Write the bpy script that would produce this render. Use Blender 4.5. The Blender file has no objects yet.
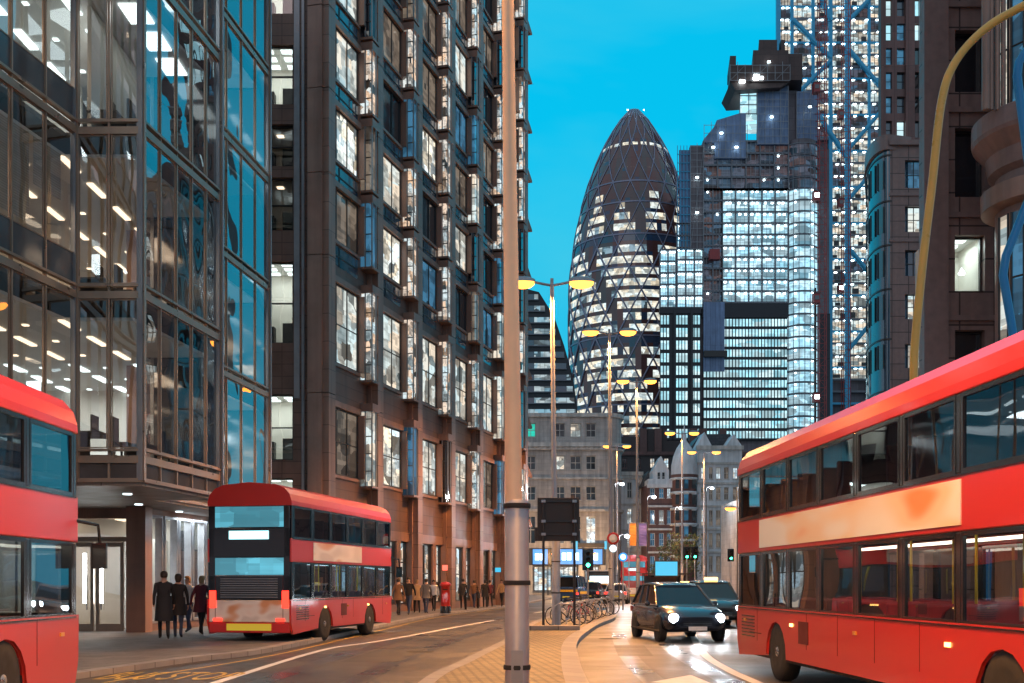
import bpy, math, random
from mathutils import Vector, Matrix
R = math.radians
rnd = random.Random(7)
sc = bpy.context.scene
C = sc.collection
F = 1150.0; HX = 512.0; HY = 583.0; EYE = 1.65
# ------------------------------------------------------------------ camera, world, added fill sun, exposure
cam_d = bpy.data.cameras.new('camera'); cam = bpy.data.objects.new('camera', cam_d); C.objects.link(cam)
cam.location = (0, 0, EYE); cam.rotation_euler = (R(90), 0, 0)
cam_d.sensor_width = 36; cam_d.lens = 36*F/1024; cam_d.shift_y = (HY-341.5)/1024
cam_d.clip_start = 0.1; cam_d.clip_end = 6000
sc.camera = cam
sc.view_settings.view_transform = 'Standard'; sc.view_settings.look = 'None'
sc.view_settings.exposure = 0.0; sc.view_settings.gamma = 1; sc.view_settings.use_curve_mapping = False
try:
    sc.cycles.use_denoising = True; sc.cycles.use_light_tree = True
    sc.cycles.max_bounces = 8; sc.cycles.transparent_max_bounces = 16
    sc.cycles.sample_clamp_indirect = 6
except Exception: pass

world = bpy.data.worlds.new('World'); sc.world = world; world.use_nodes = True
nt = world.node_tree; nt.nodes.clear()
def N(nt, typ, **kw):
    n = nt.nodes.new(typ)
    for k, v in kw.items():
        if k.startswith('i_'):
            key = k[2:]
            n.inputs[int(key) if key.isdigit() else key].default_value = v
        else: setattr(n, k, v)
    return n
def L(nt, a, b): nt.links.new(a, b)
sky = N(nt, 'ShaderNodeTexSky', sky_type='NISHITA', sun_disc=False, sun_elevation=R(2.0), sun_rotation=R(200), altitude=20, air_density=1.6, dust_density=1.0, ozone_density=4.0)
tcw = N(nt, 'ShaderNodeTexCoord')
sep = N(nt, 'ShaderNodeSeparateXYZ'); L(nt, tcw.outputs['Generated'], sep.inputs[0])
# dusk sky: cyan ahead (the afterglow), dim violet behind
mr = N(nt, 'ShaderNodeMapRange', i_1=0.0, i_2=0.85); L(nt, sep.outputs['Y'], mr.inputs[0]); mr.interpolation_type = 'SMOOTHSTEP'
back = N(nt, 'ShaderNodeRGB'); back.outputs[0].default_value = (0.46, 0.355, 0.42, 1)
ahead = N(nt, 'ShaderNodeValToRGB')
e = ahead.color_ramp.elements
e[0].position = 0.0; e[0].color = (0.03, 0.46, 0.72, 1)
e[1].position = 0.75; e[1].color = (0.0, 0.48, 0.82, 1)
x = ahead.color_ramp.elements.new(0.30); x.color = (0.0, 0.55, 0.88, 1)
L(nt, sep.outputs['Z'], ahead.inputs[0])
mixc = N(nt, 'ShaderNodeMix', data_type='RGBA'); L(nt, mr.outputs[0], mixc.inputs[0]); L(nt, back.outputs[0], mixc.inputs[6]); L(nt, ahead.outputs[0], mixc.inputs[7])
# thin veils of cloud
noi = N(nt, 'ShaderNodeTexNoise', i_Scale=3.2, i_Detail=5.0, i_Roughness=0.5, i_Distortion=0.4)
mpw = N(nt, 'ShaderNodeMapping'); mpw.inputs['Scale'].default_value = (1, 1, 2.2); mpw.inputs['Location'].default_value = (0.3, 0.2, 0.1)
L(nt, tcw.outputs['Generated'], mpw.inputs[0]); L(nt, mpw.outputs[0], noi.inputs['Vector'])
mrc = N(nt, 'ShaderNodeMapRange', i_1=0.36, i_2=0.66, i_3=0.0, i_4=0.75); L(nt, noi.outputs['Fac'], mrc.inputs[0])
cl = N(nt, 'ShaderNodeMix', data_type='RGBA'); cl.inputs[7].default_value = (0.07, 0.60, 0.80, 1)
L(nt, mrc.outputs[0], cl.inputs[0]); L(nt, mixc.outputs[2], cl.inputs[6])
bg1 = N(nt, 'ShaderNodeBackground', i_Strength=0.008); L(nt, sky.outputs[0], bg1.inputs[0])
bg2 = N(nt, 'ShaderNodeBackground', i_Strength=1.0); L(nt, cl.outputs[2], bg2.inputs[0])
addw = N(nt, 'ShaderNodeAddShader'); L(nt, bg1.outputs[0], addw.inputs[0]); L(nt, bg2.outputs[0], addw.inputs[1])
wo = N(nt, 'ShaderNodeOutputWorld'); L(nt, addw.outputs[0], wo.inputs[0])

sun_d = bpy.data.lights.new('fill_sun', 'SUN'); sun = bpy.data.objects.new('fill_sun', sun_d); C.objects.link(sun)
sun_d.energy = 0.10; sun_d.angle = R(25); sun_d.color = (1.0, 0.72, 0.62)  # weak sun added from behind the viewer to shape forms; dusk has none
sun.rotation_euler = (R(62), 0, R(-20))

# ------------------------------------------------------------------ helpers
def gx(px, Y): return (px-HX)*Y/F
def gz(py, Y): return EYE + (HY-py)*Y/F
class MB:
    def __init__(s, T=None, smooth=False): s.v=[]; s.f=[]; s.m=[]; s.mats=[]; s.T=T; s.sm=[]; s.smooth=smooth
    def mi(s, m):
        if m not in s.mats: s.mats.append(m)
        return s.mats.index(m)
    def add(s, vs, fs, m, smooth=None):
        b=len(s.v)
        s.v += [tuple(s.T(*p)) if s.T else tuple(p) for p in vs]
        k=s.mi(m); sm = s.smooth if smooth is None else smooth
        for f in fs: s.f.append(tuple(b+i for i in f)); s.m.append(k); s.sm.append(sm)
    def box(s, x0,x1,y0,y1,z0,z1,m):
        s.add([(x0,y0,z0),(x1,y0,z0),(x1,y1,z0),(x0,y1,z0),(x0,y0,z1),(x1,y0,z1),(x1,y1,z1),(x0,y1,z1)],
              [(0,3,2,1),(4,5,6,7),(0,1,5,4),(1,2,6,5),(2,3,7,6),(3,0,4,7)], m)
    def kbox(s,x0,x1,y0,y1,z0,z1,m,kx,Y):
        g=lambda x,y: (x+max(y,0)*(x+kx)/Y*1.03, y)
        s.prism([g(x0,y0),g(x1,y0),(x1+max(y1,0)*(x1+kx)/Y,y1),g(x0,y1)],z0,z1,m)
    def rect(s, x0,x1,z0,z1,y,m): s.add([(x0,y,z0),(x1,y,z0),(x1,y,z1),(x0,y,z1)],[(0,1,2,3)],m)
    def quad(s,a,b,c,d,m): s.add([a,b,c,d],[(0,1,2,3)],m)
    def prism(s, poly, z0, z1, m, smooth=False):
        n=len(poly)
        s.add([(p[0],p[1],z0) for p in poly]+[(p[0],p[1],z1) for p in poly],
              [tuple(range(n-1,-1,-1)), tuple(range(n,2*n))], m, False)
        s.add([(p[0],p[1],z0) for p in poly]+[(p[0],p[1],z1) for p in poly],
              [(i,(i+1)%n,n+(i+1)%n,n+i) for i in range(n)], m, smooth)
    def xprism(s, poly, y0, y1, m, smooth=False):   # polygon in x,z swept along y
        n=len(poly)
        vs=[(p[0],y0,p[1]) for p in poly]+[(p[0],y1,p[1]) for p in poly]
        s.add(vs,[tuple(range(n-1,-1,-1)), tuple(range(n,2*n))], m, False)
        s.add(vs,[(i,(i+1)%n,n+(i+1)%n,n+i) for i in range(n)], m, smooth)
    def rings(s, rings, m, cap=True, smooth=True):
        n=len(rings[0]); vs=[p for r in rings for p in r]; fs=[]
        for k in range(len(rings)-1):
            for i in range(n): fs.append((k*n+i,k*n+(i+1)%n,(k+1)*n+(i+1)%n,(k+1)*n+i))
        s.add(vs,fs,m,smooth)
        if cap:
            s.add(rings[0],[tuple(range(n-1,-1,-1))],m,False); s.add(rings[-1],[tuple(range(n))],m,False)
    def tube(s, pts, r, m, n=8, cap=True, smooth=True):
        pts=[Vector(p) for p in pts]; rr = r if isinstance(r,(list,tuple)) else [r]*len(pts)
        out=[]; up=None
        for i,p in enumerate(pts):
            d=(pts[min(i+1,len(pts)-1)]-pts[max(i-1,0)]).normalized()
            if up is None: up = Vector((0,0,1)) if abs(d.z)<.9 else Vector((0,1,0))
            a=d.cross(up)
            if a.length<1e-4: a=d.cross(Vector((1,0,0)))
            a.normalize(); b=a.cross(d).normalized(); up=b
            out.append([tuple(p+rr[i]*(math.cos(t)*a+math.sin(t)*b)) for t in [2*math.pi*(k+.5)/n for k in range(n)]])
        s.rings(out,m,cap,smooth)
    def lathe(s, prof, m, n=16, c=(0,0,0), smooth=True, axis='z'):
        out=[]
        for r,h in prof:
            ring=[]
            for k in range(n):
                t=2*math.pi*k/n; a=r*math.cos(t); b=r*math.sin(t)
                ring.append((c[0]+a,c[1]+b,c[2]+h) if axis=='z' else ((c[0]+h,c[1]+a,c[2]+b) if axis=='x' else (c[0]+a,c[1]+h,c[2]+b)))
            out.append(ring)
        s.rings(out,m,True,smooth)
    def build(s, name, parent=None, bevel=0, label=None):
        me=bpy.data.meshes.new(name); me.from_pydata(s.v,[],s.f)
        for m in s.mats: me.materials.append(m)
        me.polygons.foreach_set('material_index', s.m); me.polygons.foreach_set('use_smooth', s.sm); me.update()
        o=bpy.data.objects.new(name,me); C.objects.link(o)
        if parent: o.parent=parent
        if bevel:
            b=o.modifiers.new('bevel','BEVEL'); b.width=bevel; b.segments=2; b.limit_method='ANGLE'; b.angle_limit=R(50)
        if label: o['label']=label
        return o
def thing(name,label,cat,loc=(0,0,0),rz=0,group=None):
    o=bpy.data.objects.new(name,None); C.objects.link(o); o.location=loc; o.rotation_euler=(0,0,rz); o.empty_display_size=.3
    o['label']=label; o['category']=cat
    if group: o['group']=group
    return o
def tag(o,label,cat,group=None):
    o['label']=label; o['category']=cat
    if group: o['group']=group
    return o
def struct(o,kind='structure'): o['kind']=kind; return o
def dup(o, loc=None, rz=None, label=None, parent=None):
    c=o.copy(); C.objects.link(c)
    if parent: c.parent=parent
    for ch in list(o.children): dup(ch, parent=c)
    if loc is not None: c.location=loc
    if rz is not None: c.rotation_euler=(0,0,rz)
    if label: c['label']=label
    return c
def light(name, kind, loc, energy, color, parent=None, size=.2, spot=None, rot=None):
    d=bpy.data.lights.new(name,kind); d.energy=energy; d.color=color
    o=bpy.data.objects.new(name,d); C.objects.link(o); o.location=loc
    if kind=='POINT': d.shadow_soft_size=size
    if kind=='SPOT': d.shadow_soft_size=size; d.spot_size=spot; d.spot_blend=.6
    if kind=='AREA': d.size=size
    if rot: o.rotation_euler=rot
    if parent: o.parent=parent
    return o

# ------------------------------------------------------------------ materials
def pmat(name, col, rough=.6, metal=0, var=.25, vscale=1.5, bump=0, bscale=20, spec=.5, joints=None, stain=0, coat=0):
    """joints=(w,h,width,darken): panel joints from a brick texture in x+y / z"""
    m=bpy.data.materials.new(name); m.use_nodes=True; nt=m.node_tree; bs=nt.nodes['Principled BSDF']
    bs.inputs['Roughness'].default_value=rough; bs.inputs['Metallic'].default_value=metal; bs.inputs['Specular IOR Level'].default_value=spec
    if coat: bs.inputs['Coat Weight'].default_value=coat; bs.inputs['Coat Roughness'].default_value=.08
    tc=N(nt,'ShaderNodeTexCoord'); no=N(nt,'ShaderNodeTexNoise',i_Scale=vscale,i_Detail=6.0,i_Roughness=.6); L(nt,tc.outputs['Object'],no.inputs['Vector'])
    cr=N(nt,'ShaderNodeMapRange',i_1=.25,i_2=.75,i_3=1-var,i_4=1+var); L(nt,no.outputs['Fac'],cr.inputs[0])
    mx=N(nt,'ShaderNodeVectorMath',operation='SCALE'); mx.inputs[0].default_value=col[:3]; L(nt,cr.outputs[0],mx.inputs['Scale'])
    out=mx.outputs[0]
    if stain:
        mp=N(nt,'ShaderNodeMapping'); mp.inputs['Scale'].default_value=(1.6,1.6,.12); L(nt,tc.outputs['Object'],mp.inputs[0])
        n2=N(nt,'ShaderNodeTexNoise',i_Scale=1.2,i_Detail=5.0); L(nt,mp.outputs[0],n2.inputs['Vector'])
        r2=N(nt,'ShaderNodeMapRange',i_1=.35,i_2=.7,i_3=1.0,i_4=1-stain); L(nt,n2.outputs['Fac'],r2.inputs[0])
        m2=N(nt,'ShaderNodeVectorMath',operation='SCALE'); L(nt,out,m2.inputs[0]); L(nt,r2.outputs[0],m2.inputs['Scale']); out=m2.outputs[0]
    hgt=None
    if joints:
        s3=N(nt,'ShaderNodeSeparateXYZ'); L(nt,tc.outputs['Object'],s3.inputs[0])
        ad=N(nt,'ShaderNodeMath',operation='ADD'); L(nt,s3.outputs['X'],ad.inputs[0]); L(nt,s3.outputs['Y'],ad.inputs[1])
        cb=N(nt,'ShaderNodeCombineXYZ'); L(nt,ad.outputs[0],cb.inputs[0]); L(nt,s3.outputs['Z'],cb.inputs[1])
        br=N(nt,'ShaderNodeTexBrick',offset=joints[4] if len(joints)>4 else 0.0); br.inputs['Scale'].default_value=1.0
        br.inputs['Brick Width'].default_value=joints[0]; br.inputs['Row Height'].default_value=joints[1]; br.inputs['Mortar Size'].default_value=joints[2]
        br.inputs['Color1'].default_value=(1,1,1,1); br.inputs['Color2'].default_value=(.8,.8,.8,1); br.inputs['Mortar'].default_value=(joints[3],)*3+(1,)
        br.inputs['Mortar Smooth'].default_value=.1
        L(nt,cb.outputs[0],br.inputs['Vector'])
        m3=N(nt,'ShaderNodeVectorMath',operation='MULTIPLY'); L(nt,out,m3.inputs[0]); L(nt,br.outputs['Color'],m3.inputs[1]); out=m3.outputs[0]
    L(nt,out,bs.inputs['Base Color'])
    rv=.03 if coat else .12
    rr=N(nt,'ShaderNodeMapRange',i_1=.3,i_2=.7,i_3=max(0,rough-rv),i_4=min(1,rough+rv)); L(nt,no.outputs['Fac'],rr.inputs[0]); L(nt,rr.outputs[0],bs.inputs['Roughness'])
    if bump:
        nb=N(nt,'ShaderNodeTexNoise',i_Scale=bscale,i_Detail=5.0); L(nt,tc.outputs['Object'],nb.inputs['Vector'])
        bp=N(nt,'ShaderNodeBump',i_Strength=bump,i_Distance=.02); L(nt,nb.outputs['Fac'],bp.inputs['Height']); L(nt,bp.outputs[0],bs.inputs['Normal'])
    return m
def emat(name, col, st):
    m=bpy.data.materials.new(name); m.use_nodes=True; bs=m.node_tree.nodes['Principled BSDF']
    bs.inputs['Base Color'].default_value=(.05,.05,.05,1); bs.inputs['Emission Color'].default_value=(*col,1); bs.inputs['Emission Strength'].default_value=st; bs.inputs['Roughness'].default_value=.4
    return m
def litmat(name, col, st, lo=.15, cell=(1.2,1.2,1.0), off=0.0, warm=None, nscale=1.0):
    """a lit window seen from the street: glossy pane with an uneven, furnished-room brightness"""
    m=bpy.data.materials.new(name); m.use_nodes=True; nt=m.node_tree; bs=nt.nodes['Principled BSDF']
    bs.inputs['Base Color'].default_value=(.02,.02,.025,1); bs.inputs['Roughness'].default_value=.06
    tc=N(nt,'ShaderNodeTexCoord'); mp=N(nt,'ShaderNodeMapping'); mp.inputs['Scale'].default_value=[1/c for c in cell]; mp.inputs['Location'].default_value=(off+.13,off+.37,off+.21)
    L(nt,tc.outputs['Object'],mp.inputs[0])
    vo=N(nt,'ShaderNodeTexVoronoi',distance='CHEBYCHEV',i_Scale=1.0); L(nt,mp.outputs[0],vo.inputs['Vector'])
    wn=N(nt,'ShaderNodeSeparateColor'); L(nt,vo.outputs['Color'],wn.inputs[0])
    def cells(v,seed):
        sn=N(nt,'ShaderNodeVectorMath',operation='SNAP'); sn.inputs[1].default_value=v
        ad=N(nt,'ShaderNodeVectorMath',operation='ADD'); ad.inputs[1].default_value=(seed,seed*1.7,seed*.6); L(nt,mp.outputs[0],ad.inputs[0]); L(nt,ad.outputs[0],sn.inputs[0])
        w=N(nt,'ShaderNodeTexWhiteNoise'); L(nt,sn.outputs[0],w.inputs['Vector']); return w.outputs['Value']
    k=1/nscale
    c1=cells((.31*k,.31*k,.55*k),0.1); c2=cells((.9*k,.9*k,.21*k),3.3)
    n2=N(nt,'ShaderNodeTexNoise',i_Scale=1.6*nscale,i_Detail=2.0); L(nt,mp.outputs[0],n2.inputs['Vector'])
    av=N(nt,'ShaderNodeMath',operation='ADD'); L(nt,c1,av.inputs[0]); L(nt,c2,av.inputs[1])
    av2=N(nt,'ShaderNodeMath',operation='ADD'); L(nt,av.outputs[0],av2.inputs[0]); L(nt,n2.outputs['Fac'],av2.inputs[1])
    a=N(nt,'ShaderNodeMath',operation='MULTIPLY'); L(nt,wn.outputs[0],a.inputs[0])
    r1=N(nt,'ShaderNodeMapRange',i_1=1.0,i_2=2.0,i_3=.5,i_4=1.25); L(nt,av2.outputs[0],r1.inputs[0]); L(nt,r1.outputs[0],a.inputs[1])
    r2=N(nt,'ShaderNodeMapRange',i_1=.0,i_2=.75,i_3=lo*st,i_4=st); L(nt,a.outputs[0],r2.inputs[0])
    mc=N(nt,'ShaderNodeMix',data_type='RGBA'); mc.inputs[6].default_value=(*(warm or col),1); mc.inputs[7].default_value=(*col,1); L(nt,wn.outputs[1],mc.inputs[0])
    L(nt,mc.outputs[2],bs.inputs['Emission Color']); L(nt,r2.outputs[0],bs.inputs['Emission Strength'])
    return m
def glass(name, tint=(.8,.8,.8), refl=.12, rough=.0):
    """thin architectural pane: mostly see-through, mirror-like at grazing angles"""
    m=bpy.data.materials.new(name); m.use_nodes=True; nt=m.node_tree; nt.nodes.clear()
    tr=N(nt,'ShaderNodeBsdfTransparent'); tr.inputs[0].default_value=(*tint,1)
    gl=N(nt,'ShaderNodeBsdfGlossy',i_Roughness=rough); gl.inputs[0].default_value=(.9,.92,.95,1)
    lw=N(nt,'ShaderNodeLayerWeight',i_Blend=.35)
    mr=N(nt,'ShaderNodeMapRange',i_1=0,i_2=1,i_3=refl,i_4=.95); L(nt,lw.outputs['Fresnel'],mr.inputs[0])
    mx=N(nt,'ShaderNodeMixShader'); L(nt,mr.outputs[0],mx.inputs[0]); L(nt,tr.outputs[0],mx.inputs[1]); L(nt,gl.outputs[0],mx.inputs[2])
    # slight waviness of the pane
    tc=N(nt,'ShaderNodeTexCoord'); nb=N(nt,'ShaderNodeTexNoise',i_Scale=.55,i_Detail=1.0); L(nt,tc.outputs['Object'],nb.inputs['Vector'])
    bp=N(nt,'ShaderNodeBump',i_Strength=.12,i_Distance=.15); L(nt,nb.outputs['Fac'],bp.inputs['Height']); L(nt,bp.outputs[0],gl.inputs['Normal'])
    o=N(nt,'ShaderNodeOutputMaterial'); L(nt,mx.outputs[0],o.inputs[0]); return m
def mirrorglass(name, col=(.03,.04,.05), rough=.05, spec=1.0):
    m=pmat(name,col,rough,0,.2,.8,spec=spec); bs=m.node_tree.nodes['Principled BSDF']; bs.inputs['IOR'].default_value=1.7; return m

M={}
M['brown']=pmat('brown_cladding',(.34,.205,.155),.42,.0,.22,.6,stain=.35,joints=(1.9,1.25,.018,.45))
M['brown_plain']=pmat('brown_metal',(.33,.195,.15),.40,.15,.2,1.0,stain=.3)
M['brown_dark']=pmat('dark_brown_panel',(.19,.11,.085),.45,.05,.25,1.0,stain=.3,joints=(2.6,.55,.02,.5))
M['bronze']=pmat('bronze_frame',(.38,.27,.20),.36,.55,.15,2.0)
M['frame_dark']=pmat('dark_frame',(.05,.045,.045),.4,.4,.15,2.0)
M['grey_metal']=pmat('grey_metal',(.28,.29,.31),.4,.5,.15,2.0)
M['soffit']=pmat('soffit',(.22,.19,.17),.5,.1,.15,1.0,joints=(1.2,1.2,.02,.4))
M['spandrel']=pmat('spandrel_glass',(.09,.085,.085),.12,.0,.25,.7)
M['granite']=pmat('brown_granite',(.27,.17,.15),.42,0,.16,3.0,bump=.05,joints=(1.45,1.38,.035,.18),stain=.2)
M['granite_plain']=pmat('brown_granite_trim',(.24,.155,.14),.4,0,.16,3.0,stain=.2)
M['brick_red']=pmat('red_brown_cladding',(.20,.10,.09),.55,0,.2,2.0,joints=(1.2,4.0,.03,.5),stain=.25)
M['stone']=pmat('grey_stone',(.60,.55,.52),.75,0,.2,.5,bump=.2,bscale=6,joints=(1.1,.5,.02,.72,.5),stain=.45)
M['stone_plain']=pmat('stone_trim',(.64,.60,.56),.7,0,.2,.6,stain=.4)
M['white_stone']=pmat('white_stone',(.80,.82,.85),.7,0,.18,.6,stain=.35)
M['slate']=pmat('slate_roof',(.07,.07,.08),.5,0,.3,2.0,joints=(.5,.35,.02,.5,.5))
M['dark_roof']=pmat('dark_roof',(.06,.045,.045),.6,0,.3,.4)
M['concrete']=pmat('slab_edge',(.20,.21,.24),.7,0,.2,.5,stain=.2)
M['black_clad']=pmat('black_cladding',(.022,.022,.028),.35,.2,.2,.5)
M['sheet']=pmat('scaffold_sheeting',(.20,.29,.48),.6,0,.25,.4,joints=(1.6,40,.05,.45),stain=.3)
M['core']=pmat('core_concrete',(.20,.17,.19),.7,0,.25,.3,joints=(3.2,4,.06,.5),stain=.3)
M['platform']=pmat('climbing_platform',(.09,.055,.05),.6,.1,.3,.6,joints=(2.5,3,.06,.6))
M['hoist']=pmat('red_steel',(.30,.05,.05),.5,.2,.2,1)
M['blue_steel']=pmat('blue_steel',(.05,.38,.62),.4,.1,.15,1)
M['red_paint']=pmat('red_bus_paint',(.50,.020,.015),.30,0,.05,.5,coat=.35)
M['black_paint']=pmat('black_gloss',(.012,.012,.014),.2,0,.2,1.0,coat=.4)
M['rubber']=pmat('rubber',(.02,.02,.02),.8,0,.2,6)
M['chrome']=pmat('chrome',(.6,.6,.6),.18,.9,.05,3)
M['alu']=pmat('aluminium_rim',(.35,.35,.36),.35,.8,.1,3)
M['car_dark']=pmat('dark_blue_car_paint',(.02,.025,.04),.22,.3,.1,1,coat=.8)
M['car_black']=pmat('black_car_paint',(.012,.012,.013),.22,.2,.1,1,coat=.8)
M['car_silver']=pmat('silver_car_paint',(.42,.42,.43),.28,.6,.1,1,coat=.8)
M['car_yellow']=pmat('amber_car_paint',(.55,.33,.06),.3,.1,.1,1,coat=.8)
M['van_blue']=pmat('blue_van_paint',(.02,.07,.22),.28,.1,.1,1,coat=.6)
M['yellow']=pmat('yellow_paint',(.75,.50,.03),.45,0,.12,2)
M['tube_yellow']=pmat('ochre_tube_paint',(.80,.42,.08),.35,0,.12,1.2)
M['tube_blue']=pmat('blue_tube_paint',(.01,.22,.50),.35,0,.12,1.2)
M['post_red']=pmat('pillar_box_red',(.50,.02,.015),.3,0,.15,3,coat=.5)
M['galv']=pmat('galvanised_steel',(.38,.39,.42),.45,.55,.18,3.0,stain=.2)
M['pole_cream']=pmat('pole_paint',(.82,.60,.40),.42,.15,.12,2.0,stain=.15)
M['sign_back']=pmat('sign_back',(.05,.035,.03),.6,.1,.25,2)
M['skin']=pmat('skin',(.50,.30,.22),.55,0,.08,4)
M['hair']=pmat('hair',(.035,.022,.015),.6,0,.3,20)
M['hair_blond']=pmat('fair_hair',(.32,.19,.09),.6,0,.3,20)
M['coat_black']=pmat('black_coat',(.018,.018,.022),.8,0,.3,4,bump=.3)
M['coat_maroon']=pmat('maroon_coat',(.12,.02,.035),.8,0,.3,4,bump=.3)
M['coat_white']=pmat('white_jacket',(.60,.61,.64),.75,0,.2,4,bump=.3)
M['coat_brown']=pmat('brown_coat',(.17,.09,.05),.8,0,.3,4,bump=.3)
M['coat_grey']=pmat('grey_coat',(.12,.12,.13),.8,0,.3,4,bump=.3)
M['coat_tan']=pmat('tan_coat',(.40,.27,.15),.8,0,.3,4,bump=.3)
M['jeans']=pmat('blue_jeans',(.04,.06,.12),.85,0,.3,6)
M['trousers']=pmat('dark_trousers',(.02,.02,.024),.85,0,.3,6)
M['shoe']=pmat('shoe',(.03,.025,.02),.5,0,.2,6)
M['white_paint']=pmat('road_white',(.75,.75,.72),.55,0,.14,3.5,stain=.0)
M['yellow_line']=pmat('road_yellow',(.62,.42,.10),.6,0,.3,7)
M['kerb']=pmat('kerb_granite',(.30,.28,.26),.6,0,.2,2,bump=.3,bscale=30,joints=(.9,50,.02,.4))
M['leaf']=pmat('leaf',(.045,.075,.025),.6,0,.5,3)
M['bark']=pmat('bark',(.08,.06,.045),.85,0,.3,6)
M['ad']=pmat('pale_poster',(.55,.50,.46),.4,0,.35,1.6)
def poster(name, cols, sc):
    m=bpy.data.materials.new(name); m.use_nodes=True; nt=m.node_tree; bs=nt.nodes['Principled BSDF']; bs.inputs['Roughness'].default_value=.35
    tc=N(nt,'ShaderNodeTexCoord'); mp=N(nt,'ShaderNodeMapping'); mp.inputs['Scale'].default_value=sc; L(nt,tc.outputs['Object'],mp.inputs[0])
    n=N(nt,'ShaderNodeTexNoise',i_Scale=1.0,i_Detail=1.0,i_Distortion=.15); L(nt,mp.outputs[0],n.inputs['Vector'])
    cr=N(nt,'ShaderNodeValToRGB'); cr.color_ramp.interpolation='EASE'
    e=cr.color_ramp.elements; e[0].position=.36; e[0].color=(*cols[0],1); e[1].position=.66; e[1].color=(*cols[-1],1)
    for i,c_ in enumerate(cols[1:-1]): q=e.new(.36+.3*(i+1)/(len(cols)-1)); q.color=(*c_,1)
    L(nt,n.outputs['Fac'],cr.inputs[0]); L(nt,cr.outputs[0],bs.inputs['Base Color']); return m
M['ad2']=poster('bus_side_poster',[(.70,.78,.80),(.74,.78,.78),(.74,.62,.48),(.72,.30,.12)],(1,.45,1.6))
M['ad']=poster('bus_poster',[(.60,.55,.52),(.75,.70,.66),(.62,.30,.15)],(1.5,.6,2.2))
M['seam']=pmat('panel_seam',(.10,.008,.006),.6,0,.1,2)
M['seat']=pmat('seat_fabric',(.10,.03,.05),.8,0,.3,4)
M['wall_in']=pmat('office_wall',(.62,.58,.52),.7,0,.12,.5)
M['floor_in']=pmat('office_floor',(.12,.11,.10),.7,0,.2,1)
M['ceil_in']=pmat('office_ceiling',(.70,.70,.68),.7,0,.06,1)
M['furn']=pmat('furniture',(.05,.045,.045),.5,0,.3,3)
M['blind']=pmat('blind',(.55,.48,.40),.8,0,.1,1,joints=(90,.06,.008,.6))
M['orange_banner']=pmat('orange_banner',(.75,.25,.03),.7,0,.15,2)
M['violet_banner']=pmat('violet_banner',(.15,.12,.35),.7,0,.15,2)

M['glass']=glass('clear_glass',(.80,.78,.74),.17)
M['glass_bay']=glass('bay_glass',(.80,.78,.76),.22)
M['glass_bus']=glass('bus_glass',(.66,.74,.78),.10)
M['glass_dark']=mirrorglass('dark_glass',(.018,.022,.03))
M['glass_car']=pmat('car_glass',(.01,.012,.016),.1,0,.1,1,spec=.35)
M['glass_tower']=mirrorglass('blue_reflecting_glass',(.02,.06,.10),.08)
M['gherkin_glass']=pmat('bronze_dark_glass',(.12,.045,.038),.14,0,.3,.06,spec=1.0)
M['gherkin_blue']=pmat('blue_dark_glass',(.03,.06,.12),.12,0,.3,.06,spec=1.0)
M['diagrid']=pmat('diagrid_steel',(.27,.27,.36),.4,.3,.2,.3)

M['e_ceiling']=emat('ceiling_light_white',(.80,.96,1.0),3.2)
M['e_ceiling_warm']=emat('ceiling_light_warm',(1.0,.80,.58),2.6)
M['e_lamp']=emat('sodium_lamp',(1.0,.30,.035),6.5)
M['e_white']=emat('white_lamp',(.85,.95,1.0),30)
M['e_head']=emat('headlight',(.85,.95,1.0),60)
M['e_tail']=emat('tail_light',(1.0,.03,.015),3.5)
M['e_plate']=emat('lit_plate',(.85,.55,.02),.55)
M['e_display']=emat('display_cyan',(.45,.95,1.0),2.2)
M['e_green']=emat('green_signal',(.05,1.0,.55),12)
M['e_work']=emat('work_light',(.75,.96,1.0),14)
M['e_shopblue']=emat('shop_blue',(.02,.30,.80),1.4)
M['e_shopwhite']=emat('shop_white',(.65,.92,1.0),3.0)
M['e_red']=emat('red_neon',(1.0,.12,.08),2.5)
M['e_bus']=emat('bus_cabin_light',(.65,.95,1.0),5)
M['e_busw']=emat('bus_cabin_warm',(1.0,.80,.6),5)
M['e_shelter']=emat('lightbox_cyan',(.04,.55,.85),1.1)
M['e_tealwin']=litmat('teal_lit',(.02,.75,.55),.9,.6)
M['lit_office']=litmat('lit_office',(.72,.92,.95),1.0,.10,(1.1,1.1,.8),0,(1.0,.82,.62))
M['lit_office2']=litmat('lit_office_bright',(.80,.95,1.0),1.4,.08,(.9,.9,.7),11,(1.0,.85,.62),1.3)
M['lit_dim']=litmat('dim_office',(.80,.62,.46),.26,.12,(1.3,1.3,.9),3)
M['lit_strip']=litmat('lit_glazing_strip',(.72,.93,1.0),1.05,.02,(.55,.55,.5),5,(1.0,.66,.42),1.6)
M['lit_blue']=litmat('blue_glazing',(.10,.36,.62),.5,.15,(1.0,1.0,1.2),8)
M['lit_shop']=litmat('lit_shopfront',(1.0,.78,.55),1.3,.15,(1.0,1.0,.7),2,(.6,.85,1.0),1.5)
M['lit_ghk']=litmat('gherkin_lit',(1.0,.86,.62),1.25,.22,(1.9,1.9,1.7),0,(.70,.86,.90))
M['lit_ghk_b']=litmat('gherkin_lit_blue',(.42,.66,.80),.6,.08,(3.4,3.4,2.6),4)
M['lit_cyan']=litmat('cyan_lit',(.36,.84,1.0),1.3,.45,(4.2,4.2,3.0),1,(.7,.95,1.0))
M['lit_open']=litmat('open_floor_lit',(.34,.74,.95),1.35,.22,(3.8,3.8,2.2),2,(.65,.90,1.0))
M['lit_open_dim']=litmat('open_floor_dim',(.14,.34,.58),.34,.12,(3.8,3.8,2.2),6,(.30,.16,.14))
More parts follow.
